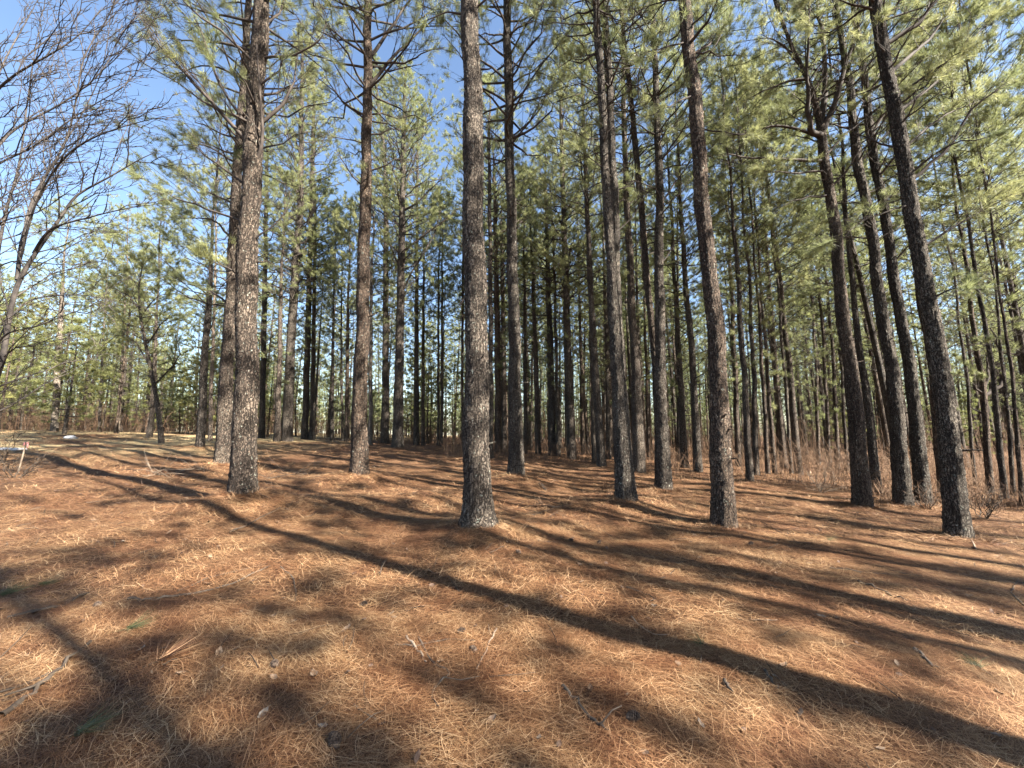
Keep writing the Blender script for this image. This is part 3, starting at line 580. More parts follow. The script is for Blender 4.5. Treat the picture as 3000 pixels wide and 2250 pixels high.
for k in range(4):
    mt, mc = proto(200 + k, 6.5 + k, 1.0 + 0.3 * k, 2.1, 2, flat=True, dead=0.6, dens=1.15, r0=0.08)
    PY.append((mt, mc.mesh('crown', [M['limb'], M['needle_y']]), 6.5 + k))

# ------------------------------------------------------------------ build the pines of the photograph
for idx, ((spots, label, o), (p, D)) in enumerate(zip(H, solved)):
    rg = np.random.default_rng(1000 + idx)
    pts = []
    for px, py, w in spots:
        q = at(px, py, D)
        depth = D * math.cos(PITCH) + (q[2] - CAMZ) * math.sin(PITCH)
        cosx = 1 / math.sqrt(1 + (q[0] / D) ** 2)
        pts.append([q[0], q[1], q[2], 0.5 * w * depth / FPX * cosx * 0.97])
    g = gz(p[0], p[1])
    pts[0][0:2] = [p[0], p[1]]; pts[0][2] = g
    pts = [q for k_, q in enumerate(pts) if k_ == 0 or q[2] > g + 0.4]
    base = np.array([p[0], p[1], g])
    d0 = (np.array(pts[1]) - np.array(pts[0])) if len(pts) > 1 else np.array([0, 0, 1, 0]); 
    pts.insert(0, [pts[0][0] - d0[0] / d0[2] * 0.4, pts[0][1], g - 0.4, pts[0][3]])
    Ht = o['H'] + rg.uniform(-0.7, 0.7); zt = g + Ht
    # flat top beyond the last spot
    last = pts[-1]; prev = pts[-2]; sl_ = (last[0] - prev[0]) / (last[2] - prev[2]) * 0.6
    top_r = 0.02
    if zt < last[2] + 1.5: zt = last[2] + 1.5
    for f in (0.35, 0.7, 1.0):
        zz = last[2] + (zt - last[2]) * f
        pts.append([last[0] + sl_ * (zz - last[2]) + rg.uniform(-.12, .12), last[1] + rg.uniform(-.15, .15) * f * 2, zz, last[3] * (1 - f) + top_r * f])
    pts = [[q[0] - base[0], q[1] - base[1], q[2] - base[2], q[3]] for q in pts]
    cv_, _, _ = make_curve(pts)
    wa, wb, wp = rg.uniform(.008, .022), rg.uniform(.01, .03), rg.uniform(0, 6.28)
    def cv(q, cv_=cv_, wa=wa, wb=wb, wp=wp):
        c, r = cv_(q); k = min(1.0, max(0.0, q) / 1.5)
        return c + k * np.array([wa * math.sin(q * 1.7 + wp) + wa * .6 * math.sin(q * 4.1), wb * math.sin(q * 1.3 + wp), 0]), r * (1 + .03 * math.sin(q * 2.9 + wp * 3) * k)
    Ht = zt - g
    near = o['near']
    root = bpy.data.objects.new('pine_tree', None); C.objects.link(root); root.location = base
    root.empty_display_size = 0.3
    tag(root, label, 'pine tree', 'pines with their own look in the grove')
    mt = MB()
    close = D < 12.5 and near == 1
    trunk_into(mt, cv, -0.38, Ht - 0.05, 0.0, 0.035 if close else 0.12, 44 if close else 14, rg, 0.017 if close else (0.008 if D < 20 else 0), o.get('flare', 0.13))
    for _ in range(int(rg.integers(5, 12)) if near == 1 else 4):       # broken dead stubs
        h_ = rg.uniform(0.8, 7.5); c_, r_ = cv(h_); a_ = rg.uniform(0, 6.28); e_ = rg.uniform(-.2, .5); l_ = rg.uniform(.04, .35 if rg.uniform() < .4 else .12)
        d_ = np.array([math.cos(a_) * math.cos(e_), math.sin(a_) * math.cos(e_), math.sin(e_)]); b_ = c_ + d_ * r_ * .7
        s0 = rg.uniform(.007, .016); mt.tube([b_, b_ + d_ * (r_ * .3 + l_ * .5), b_ + d_ * (r_ * .3 + l_) + rg.normal(size=3) * .015], [s0 * 1.5, s0, s0 * .6], 5, 0)
    bm_ = M['bark_sunlit'] if o.get('pale') else (M['bark'] if near == 1 else M['bark_far'])  # pines marked pale wear the bark with sunlight painted in
    link('trunk', mt.mesh('trunk', [bm_]), root)
    mc = MB()
    zc = (o['zc'] + (0 if o.get('key') in ('T1', 'T2') else 1.6)) if near == 1 else o['zc'] * rg.uniform(0.92, 1.06)
    if zc > Ht - 3: zc = Ht - 3
    crown_into(mc, cv, zc, Ht, o.get('R', 2.7), rg, 0 if (near == 1 and D < 13) else 1, 0.85 if near == 1 else 1.0, o.get('dead', 5.0))
    link('crown', mc.mesh('crown', [M['limb'], M['needle']]), root)
    for (sp, w, tuft) in LIMBS.get(o.get('key'), []):
        P = []; n = len(sp); dy = rg.uniform(-0.9, 0.5)
        for k_, (px, py) in enumerate(sp):
            P.append(at(px, py, D + dy * k_ / (n - 1) * (1.0 if tuft > 0 else 0.2)) - base)
        P = np.array(P)
        c0, r0 = cv(P[0][2]); P[0] = c0 + (P[1] - P[0]) * 0.02      # rooted inside the trunk
        s_ = np.linspace(0, n - 1, (n - 1) * 3 + 1)
        P = np.stack([np.interp(s_, np.arange(n), P[:, k_]) for k_ in range(3)], 1)
        Pm = P.copy(); Pm[1:-1] = (P[:-2] + 2 * P[1:-1] + P[2:]) / 4; P = Pm
        P[1:-1] += rg.normal(size=P[1:-1].shape) * 0.012 * D / 8
        ml = MB(); lr = 0.5 * w * D / FPX
        L = np.linalg.norm(P[-1] - P[0])
        limb_into(ml, P, lr, rg, 0 if tuft == 0 else int(6 + L * 4.5), tuft, 0 if D < 13 else 1, tl=0.85 if tuft < .3 else 0.75, start=0.22)
        link('limb', ml.mesh('limb', [M['limb'] if near == 1 or D < 13 else M['bark_far'], M['needle']]), root)

# ------------------------------------------------------------------ filler pines
taken = [(p[0], p[1]) for p, _ in solved]
def copy_tree(kind, x, y, sc, rz, lean, label, cat, group):
    r = bpy.data.objects.new('pine_tree' if cat == 'pine tree' else 'young_pine', None); C.objects.link(r)
    r.location = (x, y, gz(x, y)); r.rotation_euler = (lean[0], lean[1], rz); r.scale = (sc, sc, sc); r.empty_display_size = 0.3
    tag(r, label, cat, group)
    for nm, me in (('trunk', kind[0]), ('crown', kind[1])):
        o = bpy.data.objects.new(nm, me); C.objects.link(o); o.parent = r
    return r
rnd = random.Random(5)
FILL = []
LMK = [(-9999, 'the left edge'), (163, 'the pale clearing pine'), (450, 'the crooked little pine'), (712, 'the stout left pine'), (850, 'the lit knobbly pine'), (1058, 'the mottled pine'), (1170, 'the branchy pine'), (1397, 'the centre pine'),
       (1508, 'the dark straight pine'), (1664, 'the knotty pine'), (1810, 'the tall dark pine'), (1933, 'the grey furrowed pine'), (2101, 'the lichen spotted pine'), (2300, 'the blackish pine'), (2487, 'the many stemmed pine'), (2640, 'the leaning pair'), (2747, 'the black trunked pine'), (2895, 'the crooked stubby pine'), (99999, 'the right edge')]
ORD = ['first', 'second', 'third', 'fourth', 'fifth', 'sixth', 'seventh', 'eighth', 'ninth', 'tenth', 'eleventh', 'twelfth', 'thirteenth', 'fourteenth', 'fifteenth', 'sixteenth', 'seventeenth', 'eighteenth', 'nineteenth', 'twentieth']
def to_px(x, y, z):
    v = np.array([x, y, z - CAMZ]); w_ = v.dot(F_); return CX + FPX * v.dot(R_) / w_
def name_fill():
    for young in (0, 1):
        for g_ in range(len(LMK) - 1):
            L_ = sorted([f for f in FILL if f[1] == young and LMK[g_][0] <= f[2] < LMK[g_ + 1][0]], key=lambda f: f[2])
            for k, f in enumerate(L_):
                o_ = ORD[k] if k < 20 else 'twenty ' + ORD[k - 20] if k < 40 else 'forty ' + ORD[min(k - 40, 19)]
                f[0]['label'] = ('green young pine' if young else 'slender background pine') + ', ' + o_ + ' from left between ' + LMK[g_][1] + ' and ' + LMK[g_ + 1][1]
def free(x, y, d):
    for a, b in taken:
        if (a - x) ** 2 + (b - y) ** 2 < d * d: return False
    return True
def fill(n, gen, dmin, kinds, lab, cat, grp, smin=0.85, smax=1.1):
    c = 0; tries = 0
    while c < n and tries < n * 60:
        tries += 1; x, y = gen()
        if not free(x, y, dmin): continue
        taken.append((x, y)); k = rnd.choice(kinds)
        nt_ = copy_tree(k, x, y, rnd.uniform(smin, smax), rnd.uniform(0, 6.28), (rnd.gauss(0, .022), rnd.gauss(0, .022)), lab, cat, grp); c += 1
        FILL.append((nt_, int(cat != 'pine tree'), to_px(x, y, gz(x, y) + 1.5)))
    return c
def wedge(a0, a1, d0, d1):
    def g():
        u = rnd.uniform(a0, a1); d = math.sqrt(rnd.uniform(d0 * d0, d1 * d1))
        return (u - CX) / FPX * d, d
    return g
# dense stand on the right, thinner in the middle, wood edge beyond the clearing
fill(84, wedge(1950, 3300, 15, 48), 1.6, PR, 'slender pine in the dense dark stand behind the right hand trunks', 'pine tree', 'slender pines of the dense right stand')
fill(44, wedge(1350, 2000, 21, 46), 1.6, PR, 'slender pine in the rows behind the middle trunks', 'pine tree', 'slender pines of the middle rows')
fill(34, wedge(640, 1350, 27, 55), 2.0, PR, 'slender pine standing beyond the crest left of centre', 'pine tree', 'slender pines beyond the crest', 0.75, 0.95)
fill(52, wedge(-350, 660, 27, 50), 1.7, PR, 'slender pine at the wood edge beyond the sunny clearing', 'pine tree', 'slender pines beyond the clearing', 0.72, 0.92)
fill(22, wedge(-150, 800, 21, 32), 1.6, PY, 'bright green young pine with flat boughs beyond the clearing', 'young pine', 'young pines beyond the clearing', 0.7, 1.0)
fill(14, wedge(800, 1500, 27, 38), 1.8, PY, 'yellow green young pine low between the trunks past the crest', 'young pine', 'young pines past the crest', 0.6, 0.95)
fill(4, wedge(2300, 3100, 20, 32), 1.8, PY, 'shaded young pine between the trunks of the right stand', 'young pine', 'young pines of the right stand', 0.5, 0.8)
name_fill()
# the same stand goes on to the right of and behind the viewer; it casts the shade on the floor
for x, y, s_ in ((5.4, 0.62, 1.05), (6.3, 2.42, 1.1), (8.6, 3.3, 1), (10.5, 3.6, 1), (8.2, -3.2, 1), (13, -6.0, 1), (11.5, -1.2, .9), (17.5, -7.5, 1), (12.5, -10.5, 1), (19, -3.4, 1),
                 (16.5, 1.0, 1), (21.5, 0.4, 1), (14.6, 5.9, 1), (25, -6, 1), (23, 5, 1), (18.5, 7.5, 1), (9.0, -8.5, 1),
                 (10.2, -5.6, .9), (20.5, -10.5, 1), (15.5, -11.5, 1), (27, -2.5, 1), (18.8, 3.6, 1), (22.5, -5.2, 1), (13.8, -1.8, 1.05), (12.8, 1.2, 1), (29, 2.5, 1), (7.0, -6.2, .9), (15.2, -3.6, 1), (11.6, -8.6, 1), (16.6, -10, 1), (13.2, -8.2, 1), (11.2, -7.2, 1), (8.6, -5.4, .95), (14.5, -13, 1), (19, -8.8, 1)):
    taken.append((x, y))
    copy_tree(PT if (x < 11 and y > 0.5) else rnd.choice(PS), x, y, s_, rnd.uniform(0, 6.28), (0, 0), 'pine of the same stand just outside the right edge of the view', 'pine tree', 'pines right of and behind the viewer')

# far off wood, one mass
rg = np.random.default_rng(77)
mb = MB()
for k in range(1600):
    px = -600 + 4300 * rg.uniform(); d = rg.uniform(46, 95)
    young = rg.uniform() < (0.5 if px < 1500 else 0.3)
    if 860 < px < 1480 and rg.uniform() < (0.6 if not young else 0): continue
    x = (px - CX) / FPX * d; g = float(ground0(x, d))
    h = (rg.uniform(5, 9) if young else rg.uniform(13, 18)) * (0.8 if px < 1500 else 1)
    P = np.array([[x, d, g - 0.5], [x + rg.normal() * .2, d, g + h * .5], [x + rg.normal() * .4, d, g + h]])
    mb.tube(P, np.array([0.15, 0.11, 0.03]) * (0.6 if young else 1), 5, 0)
    lo = 0.12 if young else 0.40
    n = 130; u = rg.uniform(0, 1, n) ** 0.8; az = rg.uniform(0, 6.28, n); rr = (2.0 if young else 2.6) * np.sqrt(rg.uniform(0, 1, n)) * (1.1 - 0.85 * u)
    q = np.stack([x + rr * np.cos(az), d + rr * np.sin(az), g + h * lo + u * h * (1 - lo)], 1)
    mb.needles(q, rand_dir(rg, n) * 0.3 + [0, 0, .4], 6, 0.45, 0.028, 0.8, rg, 1)
    for _ in range(14):                               # dead lower branches
        z_ = rg.uniform(0.08, 0.45) * h; e = np.array([rg.normal() * .9, rg.normal() * .9, rg.uniform(-.1, .7)])
        mb.tube([[x, d, g + z_], np.array([x, d, g + z_]) + e], [.03, .012], 3, 0, cap=False)
w = link('distant_woodland', mb.mesh('distant_woodland', [M['bark_far'], M['needle']])); w['kind'] = 'stuff'; w['label'] = 'far pine wood behind the rows of trunks'

# ------------------------------------------------------------------ bare broadleaf tree at the left edge
rg = np.random.default_rng(9)
DB = 5.6
tb, _ = hit(-110, 1500); DB = tb[1]
DB = 5.2; xb = at(-150, 1450, DB)[0]; base = np.array([xb, DB, gz(xb, DB)])
root = bpy.data.objects.new('bare_tree', None); C.objects.link(root); root.location = base
tag(root, 'leafless grey broadleaf tree reaching in from the left edge', 'bare tree')
STEMS = [
 ([(-150, 1480), (-90, 1300), (-20, 1130), (10, 1050), (25, 930), (50, 830), (95, 755), (140, 690), (190, 620), (220, 570), (320, 520), (410, 465), (470, 440)], 26, 0.0, 'trunk'),
 ([(50, 820), (60, 720), (75, 670), (88, 600), (130, 520), (170, 460), (200, 400), (225, 290), (240, 170), (290, 90), (360, 20), (400, -60)], 15, 0.5, 'limb'),
 ([(98, 742), (141, 667), (231, 645), (325, 620), (400, 605), (467, 598)], 10, -0.4, 'limb'),
 ([(-40, 1180), (-20, 1020), (22, 970), (90, 963), (163, 935), (253, 900), (320, 880)], 9, -0.3, 'limb'),
 ([(-60, 1230), (-90, 800), (-80, 560), (0, 412), (72, 358), (174, 311), (290, 225), (330, 160), (360, 60)], 14, 0.3, 'limb'),
 ([(-88, 700), (-60, 320), (0, 253), (65, 203), (156, 156), (240, 100), (300, 20)], 13, -0.5, 'limb'),
 ([(-30, 900), (0, 700), (22, 597), (47, 524), (65, 434), (76, 325), (90, 235), (110, 100), (140, -30)], 13, 0.8, 'limb'),
 ([(60, 760), (98, 597), (174, 470), (253, 409), (362, 369), (440, 350), (506, 336)], 11, -0.6, 'limb'),
 ([(60, 720), (110, 560), (190, 420), (260, 300), (300, 210), (320, 90), (330, -20)], 9, 1.0, 'limb'),
 ([(-10, 1000), (60, 880), (180, 860), (300, 870), (420, 900)], 7, 0.4, 'limb'),
 ([(-60, 560), (-20, 480), (90, 440), (230, 330), (380, 250), (450, 140)], 10, 0.2, 'limb'),
 ([(-40, 300), (20, 160), (80, 60), (130, -40)], 9, 0.6, 'limb'),
 ([(-30, 800), (30, 760), (120, 770), (220, 780), (330, 760)], 7, 0.1, 'limb'),
 ([(-60, 700), (10, 640), (110, 630), (200, 560), (300, 500)], 8, -0.2, 'limb')]
def twiggy(mb, P, r0, depth, rg, every=0.16):
    n = len(P); mb.tube(P, r0 * np.linspace(1, 0, n) ** 0.9 * 0.9 + max(0.0022, r0 * 0.06), 7 if r0 > 0.02 else 4 if r0 > .006 else 3, 0)
    if depth == 0: return
    seg = np.linalg.norm(np.diff(P, axis=0), axis=1); cum = np.concatenate([[0], np.cumsum(seg)]); L = cum[-1]
    s_ = L * 0.18
    sg = 1
    while s_ < L * 0.98:
        p = np.array([np.interp(s_, cum, P[:, k]) for k in range(3)]); i_ = min(np.searchsorted(cum, s_), n - 1); i_ = max(i_, 1)
        d = P[i_] - P[i_ - 1]; d /= np.linalg.norm(d) + 1e-9
        side = rand_dir(rg)[0]; side -= d * side.dot(d); side /= np.linalg.norm(side); side[1] *= 0.7
        dd = d * rg.uniform(0.6, 1.0) + side * rg.uniform(0.4, 0.9) + np.array([0.12, 0, 0.06]); dd /= np.linalg.norm(dd)
        l = (0.30 + 0.35 * rg.uniform()) * (L - s_ * 0.55) * (0.8 if depth > 1 else 0.75); l = min(l, 1.3)
        m_ = 6; t_ = np.linspace(0, 1, m_)[:, None]
        Q = p + dd * l * t_ + rg.normal(size=3) * 0.16 * l * t_ ** 2 + np.concatenate([[np.zeros(3)], rg.normal(size=(m_ - 1, 3)) * 0.018 * l])
        r1 = max(0.0022, min(r0 * 0.45, 0.012) * (1 - 0.5 * s_ / L))
        twiggy(mb, Q, r1, depth - 1, rg, every * 0.9)
        s_ += every * rg.uniform(0.6, 1.5)
for sp, w, dy, nm in STEMS:
    n = len(sp); P = np.array([at(px, py, DB + dy * min(1.0, 2.0 * k_ / (n - 1))) - base for k_, (px, py) in enumerate(sp)])
    if nm == 'trunk': P[0] = [0, 0, -0.3]
    s_ = np.linspace(0, n - 1, (n - 1) * 3 + 1)
    P = np.stack([np.interp(s_, np.arange(n), P[:, k_]) for k_ in range(3)], 1)
    for _ in range(2): P[1:-1] = (P[:-2] + 2 * P[1:-1] + P[2:]) / 4
    ml = MB(); twiggy(ml, P, 0.36 * w * DB / FPX, 3, rg, 0.20)
    link(nm, ml.mesh(nm, [M['smooth']]), root)

# ------------------------------------------------------------------ pine straw: loose needles lying on the floor
def straw(n, gen, L, w, rg, hmax, mb):
    x, y = gen(n); 
    ang = 0.9 * vnoise(x / 1.7, y / 1.7, s=21) * 1.6 + rg.normal(size=n) * 0.75 + np.where(rg.uniform(size=n) < 0.25, 1.5, 0)
    l = L * rg.uniform(0.55, 1.15, n); bend = rg.normal(size=n) * 0.25
    z0 = rg.uniform(0, 1, n) ** 1.5 * hmax + 0.003
    tilt = rg.normal(size=n) * 0.10
    pts = []
    for t in (-0.5, 0.0, 0.5):
        a = ang + bend * t
        px = x + np.cos(ang) * l * t - np.sin(ang) * l * bend * (t * t * 1.2); py = y + np.sin(ang) * l * t + np.cos(ang) * l * bend * (t * t * 1.2)
        pz = ground(px, py) + z0 + tilt * l * t + 0.004 * (0.25 - t * t)
        pts.append((px, py, np.maximum(pz, ground0(px, py) - 1), a))
    W = w * rg.uniform(0.7, 1.3, n)
    V = []
    for k, (px, py, pz, a) in enumerate(pts):
        ww = W * (1.0 if k == 1 else 0.55)
        nx_, ny_ = -np.sin(a) * ww, np.cos(a) * ww
        V += [np.stack([px - nx_, py - ny_, pz], 1), np.stack([px + nx_, py + ny_, pz], 1)]
    V = np.stack(V, 1).reshape(-1, 3)
    b = np.arange(n)[:, None] * 6
    Q = np.concatenate([b + [0, 1, 3, 2], b + [2, 3, 5, 4]])
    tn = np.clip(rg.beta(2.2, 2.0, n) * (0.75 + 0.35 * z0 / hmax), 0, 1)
    mb.add(V, Q, None, 0, np.concatenate([tn, tn]))
def fan(d0, d1):
    def g(n):
        d = np.sqrt(rg.uniform(d0 * d0, d1 * d1, n)); u = rg.uniform(-1.42, 1.42, n); return u * d, d
    return g
mb = MB()
straw(140000, fan(1.0, 3.2), 0.15, 0.0008, rg, 0.022, mb)
straw(135000, fan(3.2, 6.5), 0.16, 0.0013, rg, 0.025, mb)
straw(100000, fan(6.5, 13), 0.20, 0.0029, rg, 0.035, mb)
straw(45000, fan(13, 26), 0.26, 0.006, rg, 0.05, mb)
s1 = link('pine_straw', mb.mesh('pine_straw', [M['straw']], smooth=False)); s1['kind'] = 'stuff'; s1['label'] = 'loose brown pine needles covering the floor'
# tufts of steeper straw heaped round the feet and on mounds
mb = MB()
cen = []
for (mx, my, mh, mr) in MOUNDS:
    k = int(60 * mr / 0.6 * (1 if my < 12 else 0.5))
    for _ in range(k): cen.append((mx + rg.normal() * mr * 0.8, my + rg.normal() * mr * 0.8))
for _ in range(1400):
    d = math.sqrt(rg.uniform(9, 500)); cen.append((rg.uniform(-1.4, 1.4) * d, d))
for (spots, label, o), (p, D) in zip(H, solved):
    if o['near'] == 1:
        rr = 0.5 * spots[0][2] * D / FPX * 0.95
        for _ in range(70):
            a = rg.uniform(0, 6.28); r_ = rr * rg.uniform(0.85, 1.7); cen.append((p[0] + math.cos(a) * r_, p[1] + math.sin(a) * r_))
cen = np.array(cen); P = np.stack([cen[:, 0], cen[:, 1], ground(cen[:, 0], cen[:, 1])], 1)
n = len(P); K = 16; Pr = np.repeat(P, K, 0) + rg.normal(size=(n * K, 3)) * [0.05, 0.05, 0.0]
Pr[:, 2] = ground(Pr[:, 0], Pr[:, 1]); d = rg.normal(size=(n * K, 3)) * [1, 1, 0.22] + [0, 0, 0.28]; d /= np.linalg.norm(d, axis=1)[:, None]
sd_ = np.cross(d, rand_dir(rg, n * K)); l = rg.uniform(0.06, 0.2, (n * K, 1)); ww = (0.0010 + 0.00028 * Pr[:, 1:2])
V = np.stack([Pr - sd_ * ww, Pr + sd_ * ww, Pr + d * l], 1).reshape(-1, 3)
mb.add(V, None, np.arange(len(V)).reshape(-1, 3), 0, rg.uniform(0.2, 1.0, n * K))
s2 = link('straw_tufts', mb.mesh('straw_tufts', [M['straw']], smooth=False)); s2['kind'] = 'stuff'; s2['label'] = 'raised wisps of dry needles on the mounds'

# small twigs and bark flakes strewn through the litter
mb = MB()
for _ in range(520):
    d_ = math.sqrt(rg.uniform(1.5, 190)); x_ = rg.uniform(-1.4, 1.4) * d_; a = rg.uniform(0, 3.14); l = rg.uniform(.05, .28) * (1 + d_ * .05); b = rg.normal() * .3; r_ = rg.uniform(.0012, .003) * (1 + d_ * .10)
    xs = x_ + np.array([-.5, -.15, .2, .5]) * l * math.cos(a) + np.array([0, 1, .6, 0]) * b * l * .3; ys = d_ + np.array([-.5, -.15, .2, .5]) * l * math.sin(a)
    zs = ground(xs, ys) + .02 + np.array([0, .004, .012, rg.uniform(0, .03)])
    mb.tube(np.stack([xs, ys, zs], 1), [r_, r_, r_ * .8, r_ * .5], 4, 0)
tl_ = link('twig_litter', mb.mesh('twig_litter', [M['stick']])); tl_['kind'] = 'stuff'; tl_['label'] = 'short dark twigs strewn through the needles'
mb = MB()
for _ in range(900):
    d_ = math.sqrt(rg.uniform(1.5, 120)); x_ = rg.uniform(-1.4, 1.4) * d_; w_ = rg.uniform(.006, .018); l_ = w_ * rg.uniform(1, 2.4); a = rg.uniform(0, 6.28); ca, sa = math.cos(a), math.sin(a)
    z_ = gz(x_, d_) + rg.uniform(.014, .03); tx, ty = rg.normal(size=2) * .3
    V = np.array([[-l_, 0, 0], [-l_ * .3, w_, .003], [l_ * .6, w_ * .8, 0], [l_, 0, .004], [l_ * .3, -w_, 0], [-l_ * .6, -w_ * .7, .002]])
    X2 = V[:, 0] * ca - V[:, 1] * sa; Y2 = V[:, 0] * sa + V[:, 1] * ca
    top = np.stack([x_ + X2, d_ + Y2, z_ + V[:, 2] + tx * V[:, 0] + ty * V[:, 1]], 1)
    q_ = [[0, 1, 2, 3], [0, 3, 4, 5]]
    mb.add(np.vstack([top, top - [0, 0, .0015]]), q_ + [[3 + 6, 2 + 6, 1 + 6, 6], [11, 10, 9, 6]] + [[k, k + 6, (k + 1) % 6 + 6, (k + 1) % 6] for k in range(6)], None, 0 if rg.uniform() < .7 else 1)
fl_ = link('bark_flakes', mb.mesh('bark_flakes', [M['flake'], M['leaf']], smooth=False)); fl_['kind'] = 'stuff'; fl_['label'] = 'bark flakes and leaf scraps in the litter'
# dry undergrowth among the far trunks
mb = MB()
def brush(n, a0, a1, d0, d1, h0, h1):
    px = rg.uniform(a0, a1, n); d = rg.uniform(d0, d1, n); x = (px - CX) / FPX * d
    clump = vnoise(x / 1.5, d / 1.5, s=31); keep = clump > rg.uniform(-1.0, 0.6, n); x, d = x[keep], d[keep]
    g = ground(x, d)
    for a, b, c in zip(x, d, g):
        h = rg.uniform(h0, h1); l = rg.normal(size=2) * 0.35 * h
        r = 0.0035 + 0.00022 * b
        P = np.array([[a, b, c - .02], [a + l[0] * .35, b + l[1] * .35, c + h * .6], [a + l[0], b + l[1], c + h]])
        mb.tube(P, [r, r * .8, r * .4], 3, 0, cap=False)
        for _ in range(3):
            u = rg.uniform(0.3, 1); q = P[0] + (P[2] - P[0]) * u; e = q + rg.normal(size=3) * 0.22 * h + [0, 0, .08 * h]
            mb.tube([q, e], [r * .6, r * .35], 3, 0, cap=False)
brush(1500, 1950, 3050, 13, 24, .3, 1.1)
brush(900, 2500, 3080, 9.5, 14, .15, .6)
brush(1100, 1300, 2000, 17, 28, .2, .9)
brush(1700, -50, 1350, 25, 34, .4, 1.6)
brush(2600, 1400, 3150, 24, 46, .8, 3.6)
brush(2600, -300, 1500, 28, 50, .8, 3.0)
brush(900, 2250, 3150, 12, 20, .4, 1.6)
b_ = link('dry_undergrowth', mb.mesh('dry_undergrowth', [M['brush']])); b_['kind'] = 'stuff'; b_['label'] = 'brown leafless undergrowth along the edge of the stand'

# ------------------------------------------------------------------ things lying on the floor
def floor_at(px, py):
    p, _ = hit(px, py, 0.0, 30); p[2] = gz(p[0], p[1]); return p
def stick(spots, r, label, mat='stick', lift=0.012, side=0, group=None, name='fallen_stick', arch=0.0, up=None):
    q = np.array([floor_at(*s_) for s_ in spots]); b = q[0].copy()
    if up: 
        for k_, h in enumerate(up): q[k_, 2] += h
    n = len(q); s_ = np.linspace(0, n - 1, max(8, (n - 1) * 4 + 1)); P = np.stack([np.interp(s_, np.arange(n), q[:, k_]) for k_ in range(3)], 1)
    P[1:-1] = (P[:-2] + 2 * P[1:-1] + P[2:]) / 4
    if not up: P[:, 2] = ground(P[:, 0], P[:, 1])
    P[:, 2] += lift + r * 0.6 + arch * np.sin(np.linspace(0, math.pi, len(P)))
    P[1:-1] += rg.normal(size=P[1:-1].shape) * r * 0.5
    mb = MB(); mb.tube(P - b, np.linspace(r, r * 0.5, len(P)) * (1 + 0.15 * rg.normal(size=len(P))), 7, 0)
    for _ in range(side):
        i_ = rg.integers(1, len(P) - 1); d = rg.normal(size=3) * [1, 1, .25] + [0, 0, .2]; d /= np.linalg.norm(d); l = rg.uniform(0.06, 0.2) * (r / 0.006) ** .5
        e = P[i_] + d * l; e[2] = max(e[2], gz(e[0], e[1]) + .01)
        mb.tube(np.array([P[i_], (P[i_] + e) / 2 + rg.normal(size=3) * .01, e]) - b, [r * .5, r * .4, r * .25], 4, 0)
    o = link(name, mb.mesh(name, [M[mat]]), loc=b)
    return tag(o, label, 'stick', group or 'sticks lying on the needles')
stick([(1225, 1890), (1262, 1960), (1320, 1992), (1300, 2010), (1270, 2050), (1262, 2080), (1285, 2120)], .007, 'dark s shaped branch curling down the middle foreground', side=2)
stick([(1158, 1912), (1218, 1920), (1260, 1910), (1320, 1893), (1390, 1905)], .006, 'thin wavy twig lying across the top of the s shaped branch', side=1)
stick([(1190, 1885), (1225, 1925), (1248, 1955)], .009, 'short thick stick crossed by the wavy twig', 'stick_pale')
stick([(1455, 1865), (1430, 1910), (1395, 1985)], .007, 'pale straight stick slanting down right of the s shaped branch', 'stick_pale', side=1)
stick([(1650, 2050), (1690, 2100), (1740, 2150), (1785, 2195)], .011, 'thick lichen covered stick in the front centre right', side=2)
stick([(375, 1762), (450, 1775), (560, 1745), (680, 1715), (790, 1675)], .010, 'long curved dark branch in the left foreground', side=1)
stick([(820, 1678), (855, 1700), (868, 1740), (862, 1772)], .007, 'hook shaped twig at the end of the long curved branch')
stick([(0, 2105), (90, 2040), (170, 1960), (265, 1890)], .016, 'thick dark branch entering at the bottom left edge', side=2)
stick([(20, 1815), (150, 1780), (260, 1740)], .012, 'dark branch near the left edge above the thick one')
stick([(670, 1575), (740, 1540), (820, 1512)], .010, 'dark straight branch in front of the stout left pine')
stick([(520, 1735), (600, 1700), (780, 1668)], .004, 'fine twig above the long curved branch')
stick([(2515, 1715), (2590, 1745), (2658, 1772)], .014, 'dark straight stick on the shaded floor at right', side=1)
stick([(2432, 1672), (2520, 1685), (2600, 1690)], .008, 'thin dark branch above the straight stick at right', side=4)
stick([(2685, 1943), (2710, 1965), (2735, 1985)], .013, 'short pale edged stick in the sunny strip at right', 'stick_pale')
stick([(2245, 2005), (2265, 2030), (2285, 2055)], .010, 'short dark stick in the right foreground')
stick([(2125, 2020), (2135, 2040), (2148, 2055)], .012, 'stubby ridged stick in front right of centre')
stick([(1850, 1830), (1880, 1862), (1925, 1886), (1965, 1888)], .005, 'thin bent twig at the edge of the long shadow', 'stick_pale')
stick([(1835, 1745), (1880, 1760), (1925, 1782)], .007, 'slim twig between the two long shadows')
stick([(2200, 1850), (2240, 1848), (2280, 1855)], .006, 'pale twig on the shadow right of centre', 'stick_pale')
stick([(1035, 2105), (1060, 2125), (1100, 2135)], .006, 'small curved twig at the bottom centre left')
stick([(1112, 1700), (1118, 1670), (1124, 1655)], .008, 'short forked twig in the sunny patch left of centre', side=2)
stick([(2780, 1605), (2690, 1590), (2620, 1565)], .008, 'thin grey branch on the ground left of the big right trunk', side=1)
stick([(2860, 1612), (2830, 1560), (2808, 1535)], .013, 'pale stick leaning against the foot of the big right trunk', 'stick_pale', up=[0, .07, .16])
stick([(3000, 1775), (2960, 1740), (2985, 1690)], .010, 'dark crooked branch at the right edge', side=2)
stick([(2230, 1530), (2290, 1565), (2330, 1590)], .008, 'dark twig on the shaded floor right of the lichen spotted pine')
